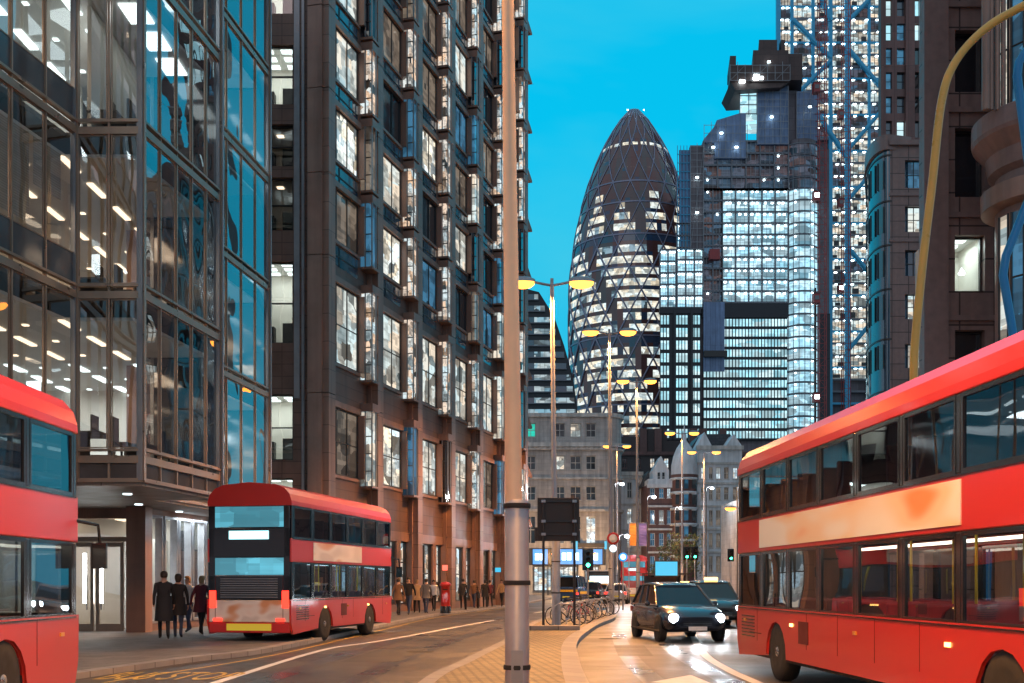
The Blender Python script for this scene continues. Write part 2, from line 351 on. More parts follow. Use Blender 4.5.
M['lit_tower']=litmat('tower_floors_lit',(.62,.88,.95),1.1,.10,(3.0,3.0,1.4),3,(1.0,.80,.58),1.6)
M['lit_curve']=litmat('curved_block_lit',(.30,.62,.80),.7,.05,(3.0,3.0,2.2),7,(.8,.9,.9))
M['stone_win']=litmat('sash_glass',(.20,.25,.28),.10,.2,(1,1,1),1)
# ------------------------------------------------------------------ ground
def gpts(l): return [(gx(px,Y),Y) for px,Y in l]
def lerp(a,b,t): return a+(b-a)*t
def strip_between(mb, A, B, z, m):
    for i in range(len(A)-1):
        mb.quad((*A[i],z),(*B[i],z),(*B[i+1],z),(*A[i+1],z),m)
def offset(poly, d):
    out=[]
    for i,p in enumerate(poly):
        a=Vector(poly[max(i-1,0)]); b=Vector(poly[min(i+1,len(poly)-1)]); t=(b-a).normalized(); out.append((p[0]-t.y*d,p[1]+t.x*d))
    return out
def smoothline(pts, n=6):
    out=[]
    for i in range(len(pts)-1):
        p0=Vector(pts[max(i-1,0)]);p1=Vector(pts[i]);p2=Vector(pts[i+1]);p3=Vector(pts[min(i+2,len(pts)-1)])
        for k in range(n):
            t=k/n; out.append(tuple(.5*((2*p1)+(-p0+p2)*t+(2*p0-5*p1+4*p2-p3)*t*t+(-p0+3*p1-3*p2+p3)*t**3)))
    out.append(tuple(pts[-1])); return out
def roadmat(name, base, rough):
    m=bpy.data.materials.new(name); m.use_nodes=True; nt=m.node_tree; bs=nt.nodes['Principled BSDF']
    tc=N(nt,'ShaderNodeTexCoord')
    n1=N(nt,'ShaderNodeTexNoise',i_Scale=.35,i_Detail=5.0,i_Roughness=.6); L(nt,tc.outputs['Object'],n1.inputs['Vector'])
    n2=N(nt,'ShaderNodeTexNoise',i_Scale=26.0,i_Detail=4.0,i_Roughness=.8); L(nt,tc.outputs['Object'],n2.inputs['Vector'])
    vo=N(nt,'ShaderNodeTexVoronoi',i_Scale=.22,feature='DISTANCE_TO_EDGE'); L(nt,tc.outputs['Object'],vo.inputs['Vector'])
    nd=N(nt,'ShaderNodeMixRGB') if False else None
    a=N(nt,'ShaderNodeMapRange',i_1=.3,i_2=.7,i_3=.5,i_4=1.4); L(nt,n1.outputs['Fac'],a.inputs[0])
    b=N(nt,'ShaderNodeMapRange',i_1=.3,i_2=.7,i_3=.6,i_4=1.45); L(nt,n2.outputs['Fac'],b.inputs[0])
    c=N(nt,'ShaderNodeMath',operation='MULTIPLY'); L(nt,a.outputs[0],c.inputs[0]); L(nt,b.outputs[0],c.inputs[1])
    s=N(nt,'ShaderNodeVectorMath',operation='SCALE'); s.inputs[0].default_value=base; cr=N(nt,'ShaderNodeMapRange',i_1=.0,i_2=.012,i_3=.45,i_4=1.0); n4=N(nt,'ShaderNodeTexNoise',i_Scale=2.2,i_Detail=4.0); L(nt,tc.outputs['Object'],n4.inputs['Vector'])
    mv=N(nt,'ShaderNodeVectorMath',operation='MULTIPLY_ADD'); mv.inputs[1].default_value=(.9,.9,0); L(nt,n4.outputs['Color'],mv.inputs[0]); L(nt,tc.outputs['Object'],mv.inputs[2]); L(nt,mv.outputs[0],vo.inputs['Vector'])
    L(nt,vo.outputs['Distance'],cr.inputs[0]); c2=N(nt,'ShaderNodeMath',operation='MULTIPLY'); L(nt,c.outputs[0],c2.inputs[0]); L(nt,cr.outputs[0],c2.inputs[1]); L(nt,c2.outputs[0],s.inputs['Scale']); L(nt,s.outputs[0],bs.inputs['Base Color'])
    r=N(nt,'ShaderNodeMapRange',i_1=.35,i_2=.65,i_3=rough-.1,i_4=rough+.14); L(nt,n1.outputs['Fac'],r.inputs[0]); L(nt,r.outputs[0],bs.inputs['Roughness'])
    bp=N(nt,'ShaderNodeBump',i_Strength=.5,i_Distance=.01); L(nt,n2.outputs['Fac'],bp.inputs['Height']); L(nt,bp.outputs[0],bs.inputs['Normal'])
    return m
def pavemat(name, c1, c2, mort, w, h, rot=0, rough=.6, ms=.012):
    m=bpy.data.materials.new(name); m.use_nodes=True; nt=m.node_tree; bs=nt.nodes['Principled BSDF']
    tc=N(nt,'ShaderNodeTexCoord'); mp=N(nt,'ShaderNodeMapping'); mp.inputs['Rotation'].default_value=(0,0,rot); L(nt,tc.outputs['Object'],mp.inputs[0])
    br=N(nt,'ShaderNodeTexBrick'); br.inputs['Scale'].default_value=1; br.inputs['Brick Width'].default_value=w; br.inputs['Row Height'].default_value=h; br.inputs['Mortar Size'].default_value=ms
    br.inputs['Color1'].default_value=(*c1,1); br.inputs['Color2'].default_value=(*c2,1); br.inputs['Mortar'].default_value=(*mort,1); L(nt,mp.outputs[0],br.inputs['Vector'])
    n1=N(nt,'ShaderNodeTexNoise',i_Scale=1.3,i_Detail=6.0,i_Roughness=.7); L(nt,tc.outputs['Object'],n1.inputs['Vector'])
    a=N(nt,'ShaderNodeMapRange',i_1=.3,i_2=.7,i_3=.65,i_4=1.25); L(nt,n1.outputs['Fac'],a.inputs[0])
    s=N(nt,'ShaderNodeVectorMath',operation='SCALE'); L(nt,br.outputs['Color'],s.inputs[0]); L(nt,a.outputs[0],s.inputs['Scale']); L(nt,s.outputs[0],bs.inputs['Base Color'])
    bs.inputs['Roughness'].default_value=rough
    bp=N(nt,'ShaderNodeBump',i_Strength=.4,i_Distance=.01); L(nt,br.outputs['Fac'],bp.inputs['Height']); bp.invert=True; L(nt,bp.outputs[0],bs.inputs['Normal'])
    return m
M['asphalt']=roadmat('asphalt',(.066,.058,.052),.42)
M['ground']=roadmat('ground_sheet',(.07,.065,.06),.7)
M['slabs']=pavemat('paving_slabs',(.17,.155,.145),(.13,.12,.115),(.05,.045,.04),.75,.6,.15)
M['pavers']=pavemat('yellow_pavers',(.36,.28,.14),(.26,.20,.10),(.045,.035,.025),.24,.12,-.9,.6,.02)

mb=MB(); mb.quad((-3000,-300,-.02),(3000,-300,-.02),(3000,5000,-.02),(-3000,5000,-.02),M['ground']); struct(mb.build('ground'))
mb=MB(); mb.quad((-60,-60,0),(70,-60,0),(120,420,0),(-60,420,0),M['asphalt']); struct(mb.build('road'))
kerbL=smoothline([(-8.8,-30),(-8.8,8),(-8.7,16.0),(-7.6,18.6),(-7.05,21.3),(-6.55,23.8),(-5.78,26.4),(-5.3,33),(-4.93,39.9),(-3.74,56.6),(-2.6,64),(-.6,76),(1.6,95),(4.4,120),(9,148)])
back_=[(-45,y) for x,y in kerbL]
def pavement(name, line, back, kerb_in, mat, z=.12):
    """line: outer kerb edge; kerb_in: same line moved inwards"""
    mb=MB(); strip_between(mb,line,kerb_in,z+.004,M['kerb']); strip_between(mb,[(p[0],p[1]) for p in line],[(p[0],p[1]) for p in line],0,M['kerb'])
    for i in range(len(line)-1): mb.quad((*line[i],0),(*line[i+1],0),(*line[i+1],z+.004),(*line[i],z+.004),M['kerb'])
    struct(mb.build('kerb'))
    mb=MB(); strip_between(mb,kerb_in,back,z,mat); struct(mb.build(name))
pavement('pavement',kerbL,back_,offset(kerbL,.3),M['slabs'])
kerbR=[(8.6,-30),(8.6,20),(8.8,40),(12,70),(20,100),(29,130),(36,150)]
kerbR=smoothline(kerbR)
pavement('pavement',kerbR,[(60,y) for x,y in kerbR],offset(kerbR,-.3),M['slabs'])
# far pavement in front of the stone buildings
mb=MB(); mb.box(-10,70,149,152,0,.12,M['slabs']); struct(mb.build('pavement'))
# traffic island
isL=[(-1.3,8),(-1.44,17.6),(-1.02,22.6),(-.31,30),(.05,35),(.8,45),(2.0,56),(3.2,66)]
isR=[(1.0,8),(1.21,19),(1.4,24.3),(1.62,28.75),(2.09,33.9),(3.26,43.1),(4.6,51.3),(5.3,60),(5.5,66)]
def resamp(l,ys):
    l=smoothline(l,8); out=[]
    for y in ys:
        for i in range(len(l)-1):
            if l[i][1]<=y<=l[i+1][1]+1e-6:
                t=(y-l[i][1])/(l[i+1][1]-l[i][1]); out.append((lerp(l[i][0],l[i+1][0],t),y)); break
    return out
ys=[8+58*k/60 for k in range(61)]
A=resamp(isL,ys); B=resamp(isR,ys)
mb=MB(); ai=offset(A,-.25); bi=offset(B,.36)
strip_between(mb,A,ai,.124,M['kerb']); strip_between(mb,bi,B,.124,M['kerb'])
for l in (A,B):
    for i in range(len(l)-1): mb.quad((*l[i],0),(*l[i+1],0),(*l[i+1],.124),(*l[i],.124),M['kerb'])
mb.quad((*A[-1],0),(*B[-1],0),(*B[-1],.124),(*A[-1],.124),M['kerb'])
struct(mb.build('kerb'))
mb=MB(); strip_between(mb,ai,bi,.12,M['pavers']); struct(mb.build('traffic_island'))
# low raised edging across the island behind which the racks stand
mb=MB(); mb.box(.40,2.2,37.2,37.55,.12,.27,M['kerb']); tag(mb.build('edging_block',bevel=.02),'low dark stone edging block laid across the island in front of the cycle racks','edging')
# painted lines
def line(name, pts, w, m, z=.004, dash=None, lab=None):
    pts=smoothline(pts,10); mb=MB()
    a=offset(pts,-w/2); b=offset(pts,w/2); strip_between(mb,a,b,z,m); struct(mb.build(name))
line('road_marking',[(-4.95,8),(-4.9,18.97),(-4.65,28.3),(-3.9,32),(-3.17,36.1),(-.76,51.3)],.17,M['white_paint'])
for (a,b) in (((-.3,53.8),(.6,59)),((1.2,63),(2.1,68)),((2.9,72),(3.9,77))): line('road_marking',[a,b],.15,M['white_paint'])
line('road_marking',[(4.05,12),(4.05,19),(4.13,22.3),(4.43,26.4),(5.3,33.3),(6.6,42),(9,56)],.2,M['white_paint'])
line('road_marking',[(kx+.35,y) for kx,y in [(-7.1,19),(-5.78,26.4),(-4.93,39.9),(-3.74,56.6),(-.4,76)]],.08,M['yellow_line'])
mb=MB(); mb.add([(2.3,19.1,.004),(3.3,18.2,.004),(3.2,20.6,.004)],[(0,1,2)],M['white_paint']); mb.box(3.0,3.25,12,18.5,.003,.005,M['white_paint']); struct(mb.build('road_marking'))
M['tyre']=roadmat('tyre_polished_asphalt',(.052,.047,.044),.3)
for pts in ([(-4.3,10),(-4.15,20),(-3.6,30),(-2.3,40),(-.6,52)],[(-2.7,10),(-2.6,20),(-2.0,30),(-.8,40),(.6,50)],[(2.3,10),(2.4,20),(2.75,28),(3.5,38)],[(3.6,10),(3.65,20),(3.95,28),(4.7,38)]):
    line('tyre_track',pts,.42,M['tyre'],.002)
# repaired patches and covers on the road
M['patch']=roadmat('asphalt_patch',(.045,.042,.04),.5)
for (x0,x1,y0,y1) in ((-3.6,-2.4,24,29),(2.4,3.2,26,30.5),(-2.6,-1.6,36,44),(-4.2,-3.4,13,19)):
    mb=MB(); mb.quad((x0,y0,.0035),(x1,y0,.0035),(x1+.3,y1,.0035),(x0+.3,y1,.0035),M['patch']); struct(mb.build('road_patch'))
for i,(x,y,lab) in enumerate(((-2.2,27.5,'round iron cover set in the left carriageway beside the island'),(2.9,34,'round iron cover in the right lane in front of the oncoming dark car'))):
    mb=MB(); mb.lathe([(.01,.004),(.33,.005),(.34,.0)],M['rubber'],20,(x,y,.002)); tag(mb.build('manhole_cover'),lab,'manhole cover')
cu=bpy.data.curves.new('road_lettering','FONT'); cu.body='BUS STOP'; cu.size=1.15; cu.align_x='CENTER'; cu.extrude=.001
to=bpy.data.objects.new('road_lettering',cu); C.objects.link(to); to.location=(-6.05,19.6,.006); to.scale=(.46,2.0,1); to.rotation_euler=(0,0,-.04)
cu.materials.append(M['yellow_line']); struct(to)
line('road_marking',[(-6.8,17.9),(-5.2,17.9)],.12,M['yellow_line'])

# ------------------------------------------------------------------ building tools
def plane(P,Q):
    P=Vector((P[0],P[1],0)); Q=Vector((Q[0],Q[1],0)); d=(Q-P); Ln=d.length; d=d/Ln; n=Vector((-d.y,d.x,0))
    return (lambda u,w,z: (P.x+u*d.x+w*n.x, P.y+u*d.y+w*n.y, z)), Ln
def wall_grid(mb,U0,U1,Z0,Z1,cols,rows,t,m):
    u=U0
    for a,b in cols+[(U1,U1)]:
        if a-u>.005: mb.box(u,a,0,t,Z0,Z1,m)
        u=b
    for a,b in cols:
        z=Z0
        for c,d in rows+[(Z1,Z1)]:
            if c-z>.005: mb.box(a,b,.003,t-.003,z,c,m)
            z=d
def window(parent,T,u0,u1,z0,z1,fm,pm,nx=1,nz=1,w=.15,fw=.05,fd=.08,sub=True,name='window',sill=None):
    mb=MB(T)
    mb.box(u0,u0+fw,w-fd,w,z0,z1,fm); mb.box(u1-fw,u1,w-fd,w,z0,z1,fm)
    mb.box(u0+fw,u1-fw,w-fd,w,z0,z0+fw,fm); mb.box(u0+fw,u1-fw,w-fd,w,z1-fw,z1,fm)
    for k in range(1,nx):
        u=lerp(u0,u1,k/nx); mb.box(u-fw*.4,u+fw*.4,w-fd*.9,w-.001,z0+fw,z1-fw,fm)
    for k in range(1,nz):
        z=lerp(z0,z1,k/nz); mb.box(u0+fw,u1-fw,w-fd*.8,w-.002,z-fw*.4,z+fw*.4,fm)
    if sill: mb.box(u0-.06,u1+.06,-.07,w-fd-.002,z0-.09,z0-.002,sill)
    if not sub:
        mb.rect(u0+.01,u1-.01,z0+.01,z1-.01,w-.01,pm); return mb.build(name,parent)
    o=mb.build(name,parent); q=MB(T); q.rect(u0+fw*.5,u1-fw*.5,z0+fw*.5,z1-fw*.5,w-.02,pm); q.build('pane',o); return o
def many(parent,name,items,maker,limit=100):
    """items: args; maker(mb,*args) draws one; the first `limit` are parts of their own, the rest one stuff part"""
    for it in items[:limit]:
        mb=MB(); maker(mb,*it); mb.build(name,parent)
    if len(items)>limit:
        mb=MB()
        for it in items[limit:]: maker(mb,*it)
        o=mb.build(name,parent); o['kind']='stuff'

# ------------------------------------------------------------------ B1: glass office with projecting bay (near left)
b1=thing('glass_office_building','glass office block with bronze frames and a projecting corner bay, nearest on the left','building')
FL=[4.7,8.7,12.7,16.7,20.7,24.7,28.7]
segs=[((-12.5,16),(-10.62,28),9,'glass'),((-10.62,28.02),(-9.0,28.0),2,'glass'),((-9.0,28),(-8.4,33),5,'glass_bay'),((-10.28,33),(-9.12,43),7,'glass_bay'),((-9.12,43),(-14,43),3,'glass_dark'),((-8.4,33),(-10.28,33),2,'glass_dark')]
EMPTY_ROOM=set()
for si,(P,Q,n,gm) in enumerate(segs):
    T,Ln=plane(P,Q)
    fr=MB(T)
    u=lambda k: Ln*k/n
    for fi,z in enumerate(FL):
        fr.box(-.02,Ln+.02,-.055,.06,z-.13,z+.05,M['bronze']); fr.box(-.02,Ln+.02,-.075,.06,z+.16,z+.22,M['bronze'])
        if si in (0,): fr.box(0,Ln,.01,.04,z+.22,z+.95,M['spandrel'])
    fr.box(0,Ln,.02,.12,4.2,4.56,M['spandrel']); fr.box(-.02,Ln+.02,-.07,.12,4.10,4.2,M['bronze'])
    for k in range(n+1):
        heavy = (k in (0,n)) or (si==0 and k%3==0)
        hw=.075 if heavy else .025
        fr.box(u(k)-hw,u(k)+hw,-.07 if heavy else -.035,.05,4.15,30.2,M['bronze'])
        if heavy: fr.box(u(k)-hw-.05,u(k)-hw-.015,-.05,.05,4.15,30.2,M['grey_metal'])
    fr.build('curtain_wall_frame',b1)
    if gm=='glass_dark':
        q=MB(T); q.rect(0,Ln,4.6,30,.1,M['glass_dark']); q.build('side_glazing',b1); continue
    for fi,z in enumerate(FL[:-1]):
        for k in range(n):
            a,b=u(k)+.05,u(k+1)-.05
            window(b1,T,a,b,z+(.95 if si==0 else .24),z+3.86,M['bronze'],M[gm],w=.03,fw=.025,fd=.035)
# top cap and roof
rb=MB(); foot=[(-12.5,16),(-10.62,28),(-9,28),(-8.4,33),(-10.28,33),(-9.12,43),(-30,43),(-30,16)]
rb.prism(foot,30.2,30.9,M['brown_plain']); rb.build('roof',b1)
rnd.seed(5)
inner=[(-12.75,16.2),(-10.95,28.2),(-9.3,28.2),(-8.7,32.8),(-10.6,32.8),(-9.5,42.8),(-24,42.8),(-24,16.2)]
sb=MB()
sb.prism([(p[0],p[1]) for p in foot],4.02,4.10,M['soffit']); sb.build('soffit',b1)
for fi,z in enumerate(FL[:-1]):
    im=MB(); im.prism(inner,z-.12,z+.0,M['floor_in']); im.prism(inner,z+3.38,z+3.46,M['ceil_in']); 
    im.box(-16.5,-16.3,16.2,42.8,z,z+3.38,M['wall_in'])
    for yy in (22.0,27.2,33.4,38.5):
        if rnd.random()<.75: im.box(-16.3,-13.2+rnd.uniform(0,1.0),yy,yy+.12,z,z+3.38,M['wall_in'])
    im.box(-12.2,-11.6,27.9-6,28.5-6,z,z+3.38,M['brown_plain']); im.box(-11.4,-10.8,34,34.6,z,z+3.38,M['brown_plain'])
    im.build('office_floor',b1)
    for k in range(11):
        y=17+k*2.4+rnd.uniform(-.4,.4); xw=-12.5+(y-16)*.155-(.9+rnd.uniform(0,.9)) if y<28 else (-9.9 if y<33 else -11.3)+rnd.uniform(-.5,.1)
        fu=MB(); fu.box(xw-.75,xw,y,y+1.3,z+.70,z+.74,M['furn']); fu.box(xw-.72,xw-.66,y+.1,y+1.2,z,z+.7,M['furn']); fu.box(xw-.35,xw-.31,y+.35,y+.85,z+.74,z+1.2,M['furn']); fu.build('desk',b1)
        fu=MB(); fu.box(xw+.15,xw+.22,y+.3,y+.8,z+.5,z+1.15,M['furn']); fu.box(xw+.15,xw+.6,y+.3,y+.8,z+.42,z+.5,M['furn']); fu.box(xw+.35,xw+.4,y+.52,y+.57,z,z+.42,M['furn']); fu.build('office_chair',b1)
    bl=MB()
    for k in range(9):
        if rnd.random()<.4:
            T,Ln=plane(segs[0][0],segs[0][1]); q=MB(T); u0=Ln*k/9; d=rnd.uniform(.6,2.2)
            q.rect(u0+.08,u0+Ln/9-.08,z+3.4-d,z+3.38,.35,M['blind']); q.build('roller_blind',b1)
    lights=[]
    for kx in range(3):
        for ky in range(14):
            x=-14.8+kx*1.9; y=17.2+ky*1.9
            if y<28 and x>-12.6+(y-16)*.155-.6: continue
            if y>33 and x>-11: continue
            lights.append((x,y))
    # which rooms are on
    for (y0,y1) in ((16,22),(22.1,27.2),(27.3,33.4),(33.5,38.5),(38.6,43)):
        on = {(0,0):1,(1,0):1,(1,2):2,(1,1):2,(2,2):1,(0,3):1,(0,4):1,(1,4):1,(2,3):0,(2,1):2,(2,0):1,(3,1):1,(3,2):1,(0,2):2,(1,3):2,(0,1):2}.get((fi,[16,22.1,27.3,33.5,38.6].index(y0)), rnd.choice((0,1,2,2)))
        if not on: continue
        lm=MB(); mm=M['e_ceiling'] if on==1 else M['e_ceiling_warm']; s=.12 if on==1 else .08
        for x,y in lights:
            if y0<=y<y1: lm.box(x-s,x+s,y-.55,y+.55,z+3.335,z+3.372,mm); lm.box(x-1.1-.07,x-1.1+.07,y-.07,y+.07,z+3.345,z+3.372,mm)
        if fi==2 and y0==27.3: 
            for kk in range(3): lm.box(-9.8,-9.2,28.6+kk*1.5,29.6+kk*1.5,z+3.33,z+3.37,mm)
        if lm.v: lm.build('ceiling_light_row',b1)
        ym=(y0+y1)/2; xm=-14.2 if y0<27 else -11.8 if y0<33 else -13.2
        if fi<5: light('room_light','AREA',(xm,ym,z+3.2),230 if on==1 else 110,(.82,.95,1.0) if on==1 else (1.0,.74,.50),b1,2.6)
# white lit meeting room behind the bay glass
wr=MB(); wr.box(-10.6,-10.5,28.7,32.6,12.72,16.05,M['wall_in']); wr.build('partition',b1)
# ground floor lobby
T,Ln=plane((-24,36.5),(-11.6,36.5))
wl=MB(T); wall_grid(wl,0,Ln,.12,4.02,[(2.4,5.6),(6.2,9.2),(9.75,Ln-.5)],[(.13,3.7)],.3,M['brown_plain']); wl.build('ground_floor_wall',b1)
window(b1,T,2.4,5.6,.2,3.7,M['bronze'],M['glass'],3,1,w=.2,fw=.07)
window(b1,T,6.2,9.2,.2,3.7,M['bronze'],M['glass'],3,1,w=.2,fw=.07)
for k in range(2):
    a=10.15+k*.95-.35
    d=MB(T); 
    for (p,q,r,s) in ((a,a+.1,.13,2.95),(a+.78,a+.88,.13,2.95),(a+.1,a+.78,.13,.35),(a+.1,a+.78,2.8,2.95)): d.box(p,q,.1,.2,r,s,M['bronze'])
    o=d.build('door',b1); g=MB(T); g.rect(a+.05,a+.83,.2,2.9,.15,M['glass']); g.build('pane',o)
    h=MB(T); h.tube([(a+.7-.5*k,.02,.8),(a+.7-.5*k,.02,1.9)],.02,M['chrome']); h.build('handle',o)
tb=MB(T); tb.box(9.7,Ln-.4,.08,.22,2.96,3.12,M['bronze']); tb.rect(9.8,Ln-.45,3.12,3.7,.15,M['glass']); tb.build('door_transom',b1)
T2,L2=plane((-11.6,36.5),(-10.6,43))
wl=MB(T2); wl.box(0,L2,0,.3,3.85,4.02,M['brown_plain']); wl.box(0,L2,0,.3,.12,.35,M['granite_plain']); wl.build('ground_floor_wall',b1)
for k in range(6): 
    a=.1+L2*k/6; window(b1,T2,a,a+L2/6-.12,.36,3.84,M['galv'],M['glass'],1,1,w=.2,fw=.08,fd=.25)
lb=MB(); lb.box(-23,-16.0,42.5,42.7,.13,4.0,M['wall_in']); lb.box(-23.9,-12.2,36.9,42.4,.125,.135,M['floor_in']); lb.box(-16,-12.4,42.2,42.4,.13,4.0,M['wall_in']); lb.box(-13.0,-12.6,38.5,42.1,.14,3.2,M['wall_in']); lb.build('lobby_interior',b1)
lm=MB()
for x in (-22,-20,-18,-16,-14): 
    for y in (38,40,41.6): lm.box(x-.2,x+.2,y-.5,y+.5,3.9,3.95,M['e_ceiling_warm'])
for y in (38.2,39.8,41.4): lm.box(-12.3,-11.9,y-.4,y+.4,3.9,3.95,M['e_ceiling'])
lm.build('ceiling_light_row',b1)
lm=MB(); lm.box(-13.75,-13.65,36.86,36.9,1.0,2.6,M['e_white']); lm.box(-13.2,-13.12,36.86,36.9,1.0,2.6,M['e_white']); lm.build('wall_light',b1)
light('room_light','AREA',(-12.0,39.8,3.85),300,(.85,.95,1.0),b1,2.4); light('room_light','AREA',(-18,39.6,3.85),220,(1.0,.8,.6),b1,3)
cl=MB(); cl.box(-11.95,-11.35,35.6,36.3,.12,4.02,M['brown_plain']); cl.build('column',b1)
cl=MB(); cl.box(-12.6,-12.0,30.4,31.0,.12,4.02,M['granite_plain']); cl.build('column',b1)
cl=MB(); cl.box(-11.1,-10.5,43.1,43.7,.12,5.9,M['granite_plain']); cl.build('column',b1)
# recessed downlights in soffit
for (x,y) in ((-10.2,30.5),(-11.2,34.5),(-11.0,38),(-10.4,41.5),(-12.6,26)): dl=MB(); dl.lathe([(.12,0),(.12,-.03)],M['e_ceiling'],12,(x,y,4.02)); dl.build('downlight',b1)

# ------------------------------------------------------------------ B2: brown column-and-spandrel tower
b2=thing('brown_office_tower','tall brown office tower with vertical columns and stacked lit windows, left of the road','building')
O=Vector((-8.6,52,0)); D=Vector((.27,1,0)).normalized(); E=O+D*36.5
T,Ln=plane((O.x,O.y),(E.x,E.y))
S=5.9; NB=6; TOP=52
wins=[(6.7,9.8),(11.9,15.6)]+[(17.6+3.75*k,20.0+3.75*k) for k in range(9)]
core=MB(T); core.box(3.4,Ln-.1,.75,14,.12,TOP,M['brown_dark']); core.box(.5,3.4,.75,.95,.12,TOP,M['brown_dark']); core.build('core_wall',b2)
sp=MB(T)
for k in range(NB):
    u0=k*S+.4; u1=(k+1)*S-.4; z=4.4
    for (a,b) in wins:
        sp.box(u0,u1,.02,.7,z,a,M['brown_dark'])
        sp.box(u0,u1-1.2,-.08,.02,a-.16,a-.02,M['brown_plain']); sp.box(u0,u1-1.2,-.14,.02,b+.02,b+.30,M['brown_plain'])
        z=b
        sp.box(u1-1.25,u1-1.1,-.3,.7,a,b,M['brown_plain'])
    sp.box(u0,u1,.02,.7,z,TOP,M['brown_dark'])
sp.build('spandrel_wall',b2)
for k in range(NB+1):
    cb=MB(T); u=k*S
    z=.12
    for z1 in (4.4,10.2,16.4,20.1,23.9,27.6,31.4,35.1,38.9,42.6,46.4,50.2,TOP):
        cb.box(u-.34,u+.40,-.50,.5,z,z1-.03,M['brown']); cb.box(u-.28,u+.34,-.44,.5,z1-.03,z1,M['brown_dark'])
        cb.box(u-.46,u-.341,-.2,.5,z,z1-.03,M['brown_plain'])
        z=z1
    cb.build('column',b2,bevel=.03)
rnd.seed(11)
fmats=['lit_office','lit_office','lit_dim','lit_dim','glass_dark','lit_blue','lit_office2','glass_dark']
for k in range(NB):
    u0=k*S+.42; u1=(k+1)*S-.4
    for wi,(a,b) in enumerate(wins):
        pm=rnd.choice(fmats)
        if wi<2: pm=rnd.choice(['lit_office','lit_office2','lit_dim'])
        o=window(b2,T,u0,u1-1.3,a,b,M['frame_dark'],M[pm],3,1 if wi>1 else 2,w=.09,fw=.06,fd=.08)
        if rnd.random()<.35:
            q=MB(T); f=rnd.choice((0,1,2)); wd=(u1-1.3-u0)/3; q.rect(u0+wd*f+.06,u0+wd*(f+1)-.05,lerp(a,b,rnd.uniform(.3,.75)),b-.06,.072,M['blind']); q.build('blind',o)
        # projecting glazed return by the next column, its bright side facing down the street
        mb=MB(T); ua=u1-.95; za=a-(.45 if wi>1 else .3); zb=b+.25; lm_=M['lit_strip'] if rnd.random()<.5 else M[rnd.choice(('lit_blue','lit_dim','glass_dark','lit_office'))]
        mb.box(ua,u1,-.62,.12,za-.12,za,M['brown_plain']); mb.box(ua,u1,-.62,.12,zb,zb+.4,M['brown_plain'])
        mb.box(ua+.02,u1,-.42,.1,za,zb,lm_)
        for w_ in (-.62,-.27,.06): mb.box(ua-.03,ua+.015,w_,w_+.06,za,zb,M['grey_metal'])
        q=za+.7
        while q<zb-.3: mb.box(ua-.02,ua+.015,-.6,.1,q,q+.05,M['frame_dark']); q+=.85
        mb.box(u1-.5,u1-.44,-.62,-.57,za,zb,M['grey_metal'])
        mb.build('glazed_return',b2)
        if wi>1:
            mb=MB(T); mb.rect(u0+.05,u1-1.35,a-1.15,a-.25,.01,M['glass_tower']); mb.box(u0+.05,u1-1.35,-.02,.005,a-.72,a-.66,M['frame_dark']); mb.box(u0+1.5,u0+1.56,-.02,.005,a-1.15,a-.25,M['frame_dark']); mb.build('spandrel_pane',b2)
# ground floor shopfronts
gw=MB(T)
for k in range(NB):
    u0=k*S+.4; gw.box(u0,u0+S-.8,.0,.7,3.9,4.4,M['brown_plain']); gw.box(u0,u0+S-.8,.1,.7,.12,.5,M['granite_plain']); gw.box(u0+3.3,u0+3.9,.05,.7,.5,3.9,M['brown_plain'])
gw.build('ground_floor_wall',b2)
for k in range(NB):
    u0=k*S+.4
    window(b2,T,u0,u0+3.3,.5,3.9,M['frame_dark'],M['lit_shop' if k in (0,1,3) else 'lit_strip' if k==2 else 'lit_dim'],3,2,w=.35,fw=.08,fd=.2,name='shopfront')
    window(b2,T,u0+3.9,u0+S-.85,.5,3.9,M['frame_dark'],M['lit_strip'],1,3,w=.35,fw=.08,fd=.2,name='shopfront')
sg=MB(T); sg.box(2*S+4.4,2*S+4.45,-.6,-.3,2.4,2.7,M['e_red']); sg.build('shop_sign',b2); sg=MB(T); sg.box(4*S+4.2,4*S+4.25,-.6,-.2,2.4,2.7,M['e_shelter']); sg.build('shop_sign',b2)
# serrated fins on the far corner
for k in range(12):
    fb=MB(T); z=6+3.75*k; fb.add([(Ln-.1,-.3,z),(Ln+.55,-.5,z-.1),(Ln+.55,-.5,z+.05),(Ln-.1,-.3,z+.9),(Ln-.1,2,z),(Ln+.55,2,z-.1),(Ln+.55,2,z+.05),(Ln-.1,2,z+.9)],[(0,1,2,3),(4,7,6,5),(0,4,5,1),(3,2,6,7),(0,3,7,4)],M['brown_plain']); fb.build('corner_fin',b2)
rf=MB(T); rf.box(-.3,Ln,-.4,14,TOP,TOP+1,M['brown_plain']); rf.build('roof',b2)
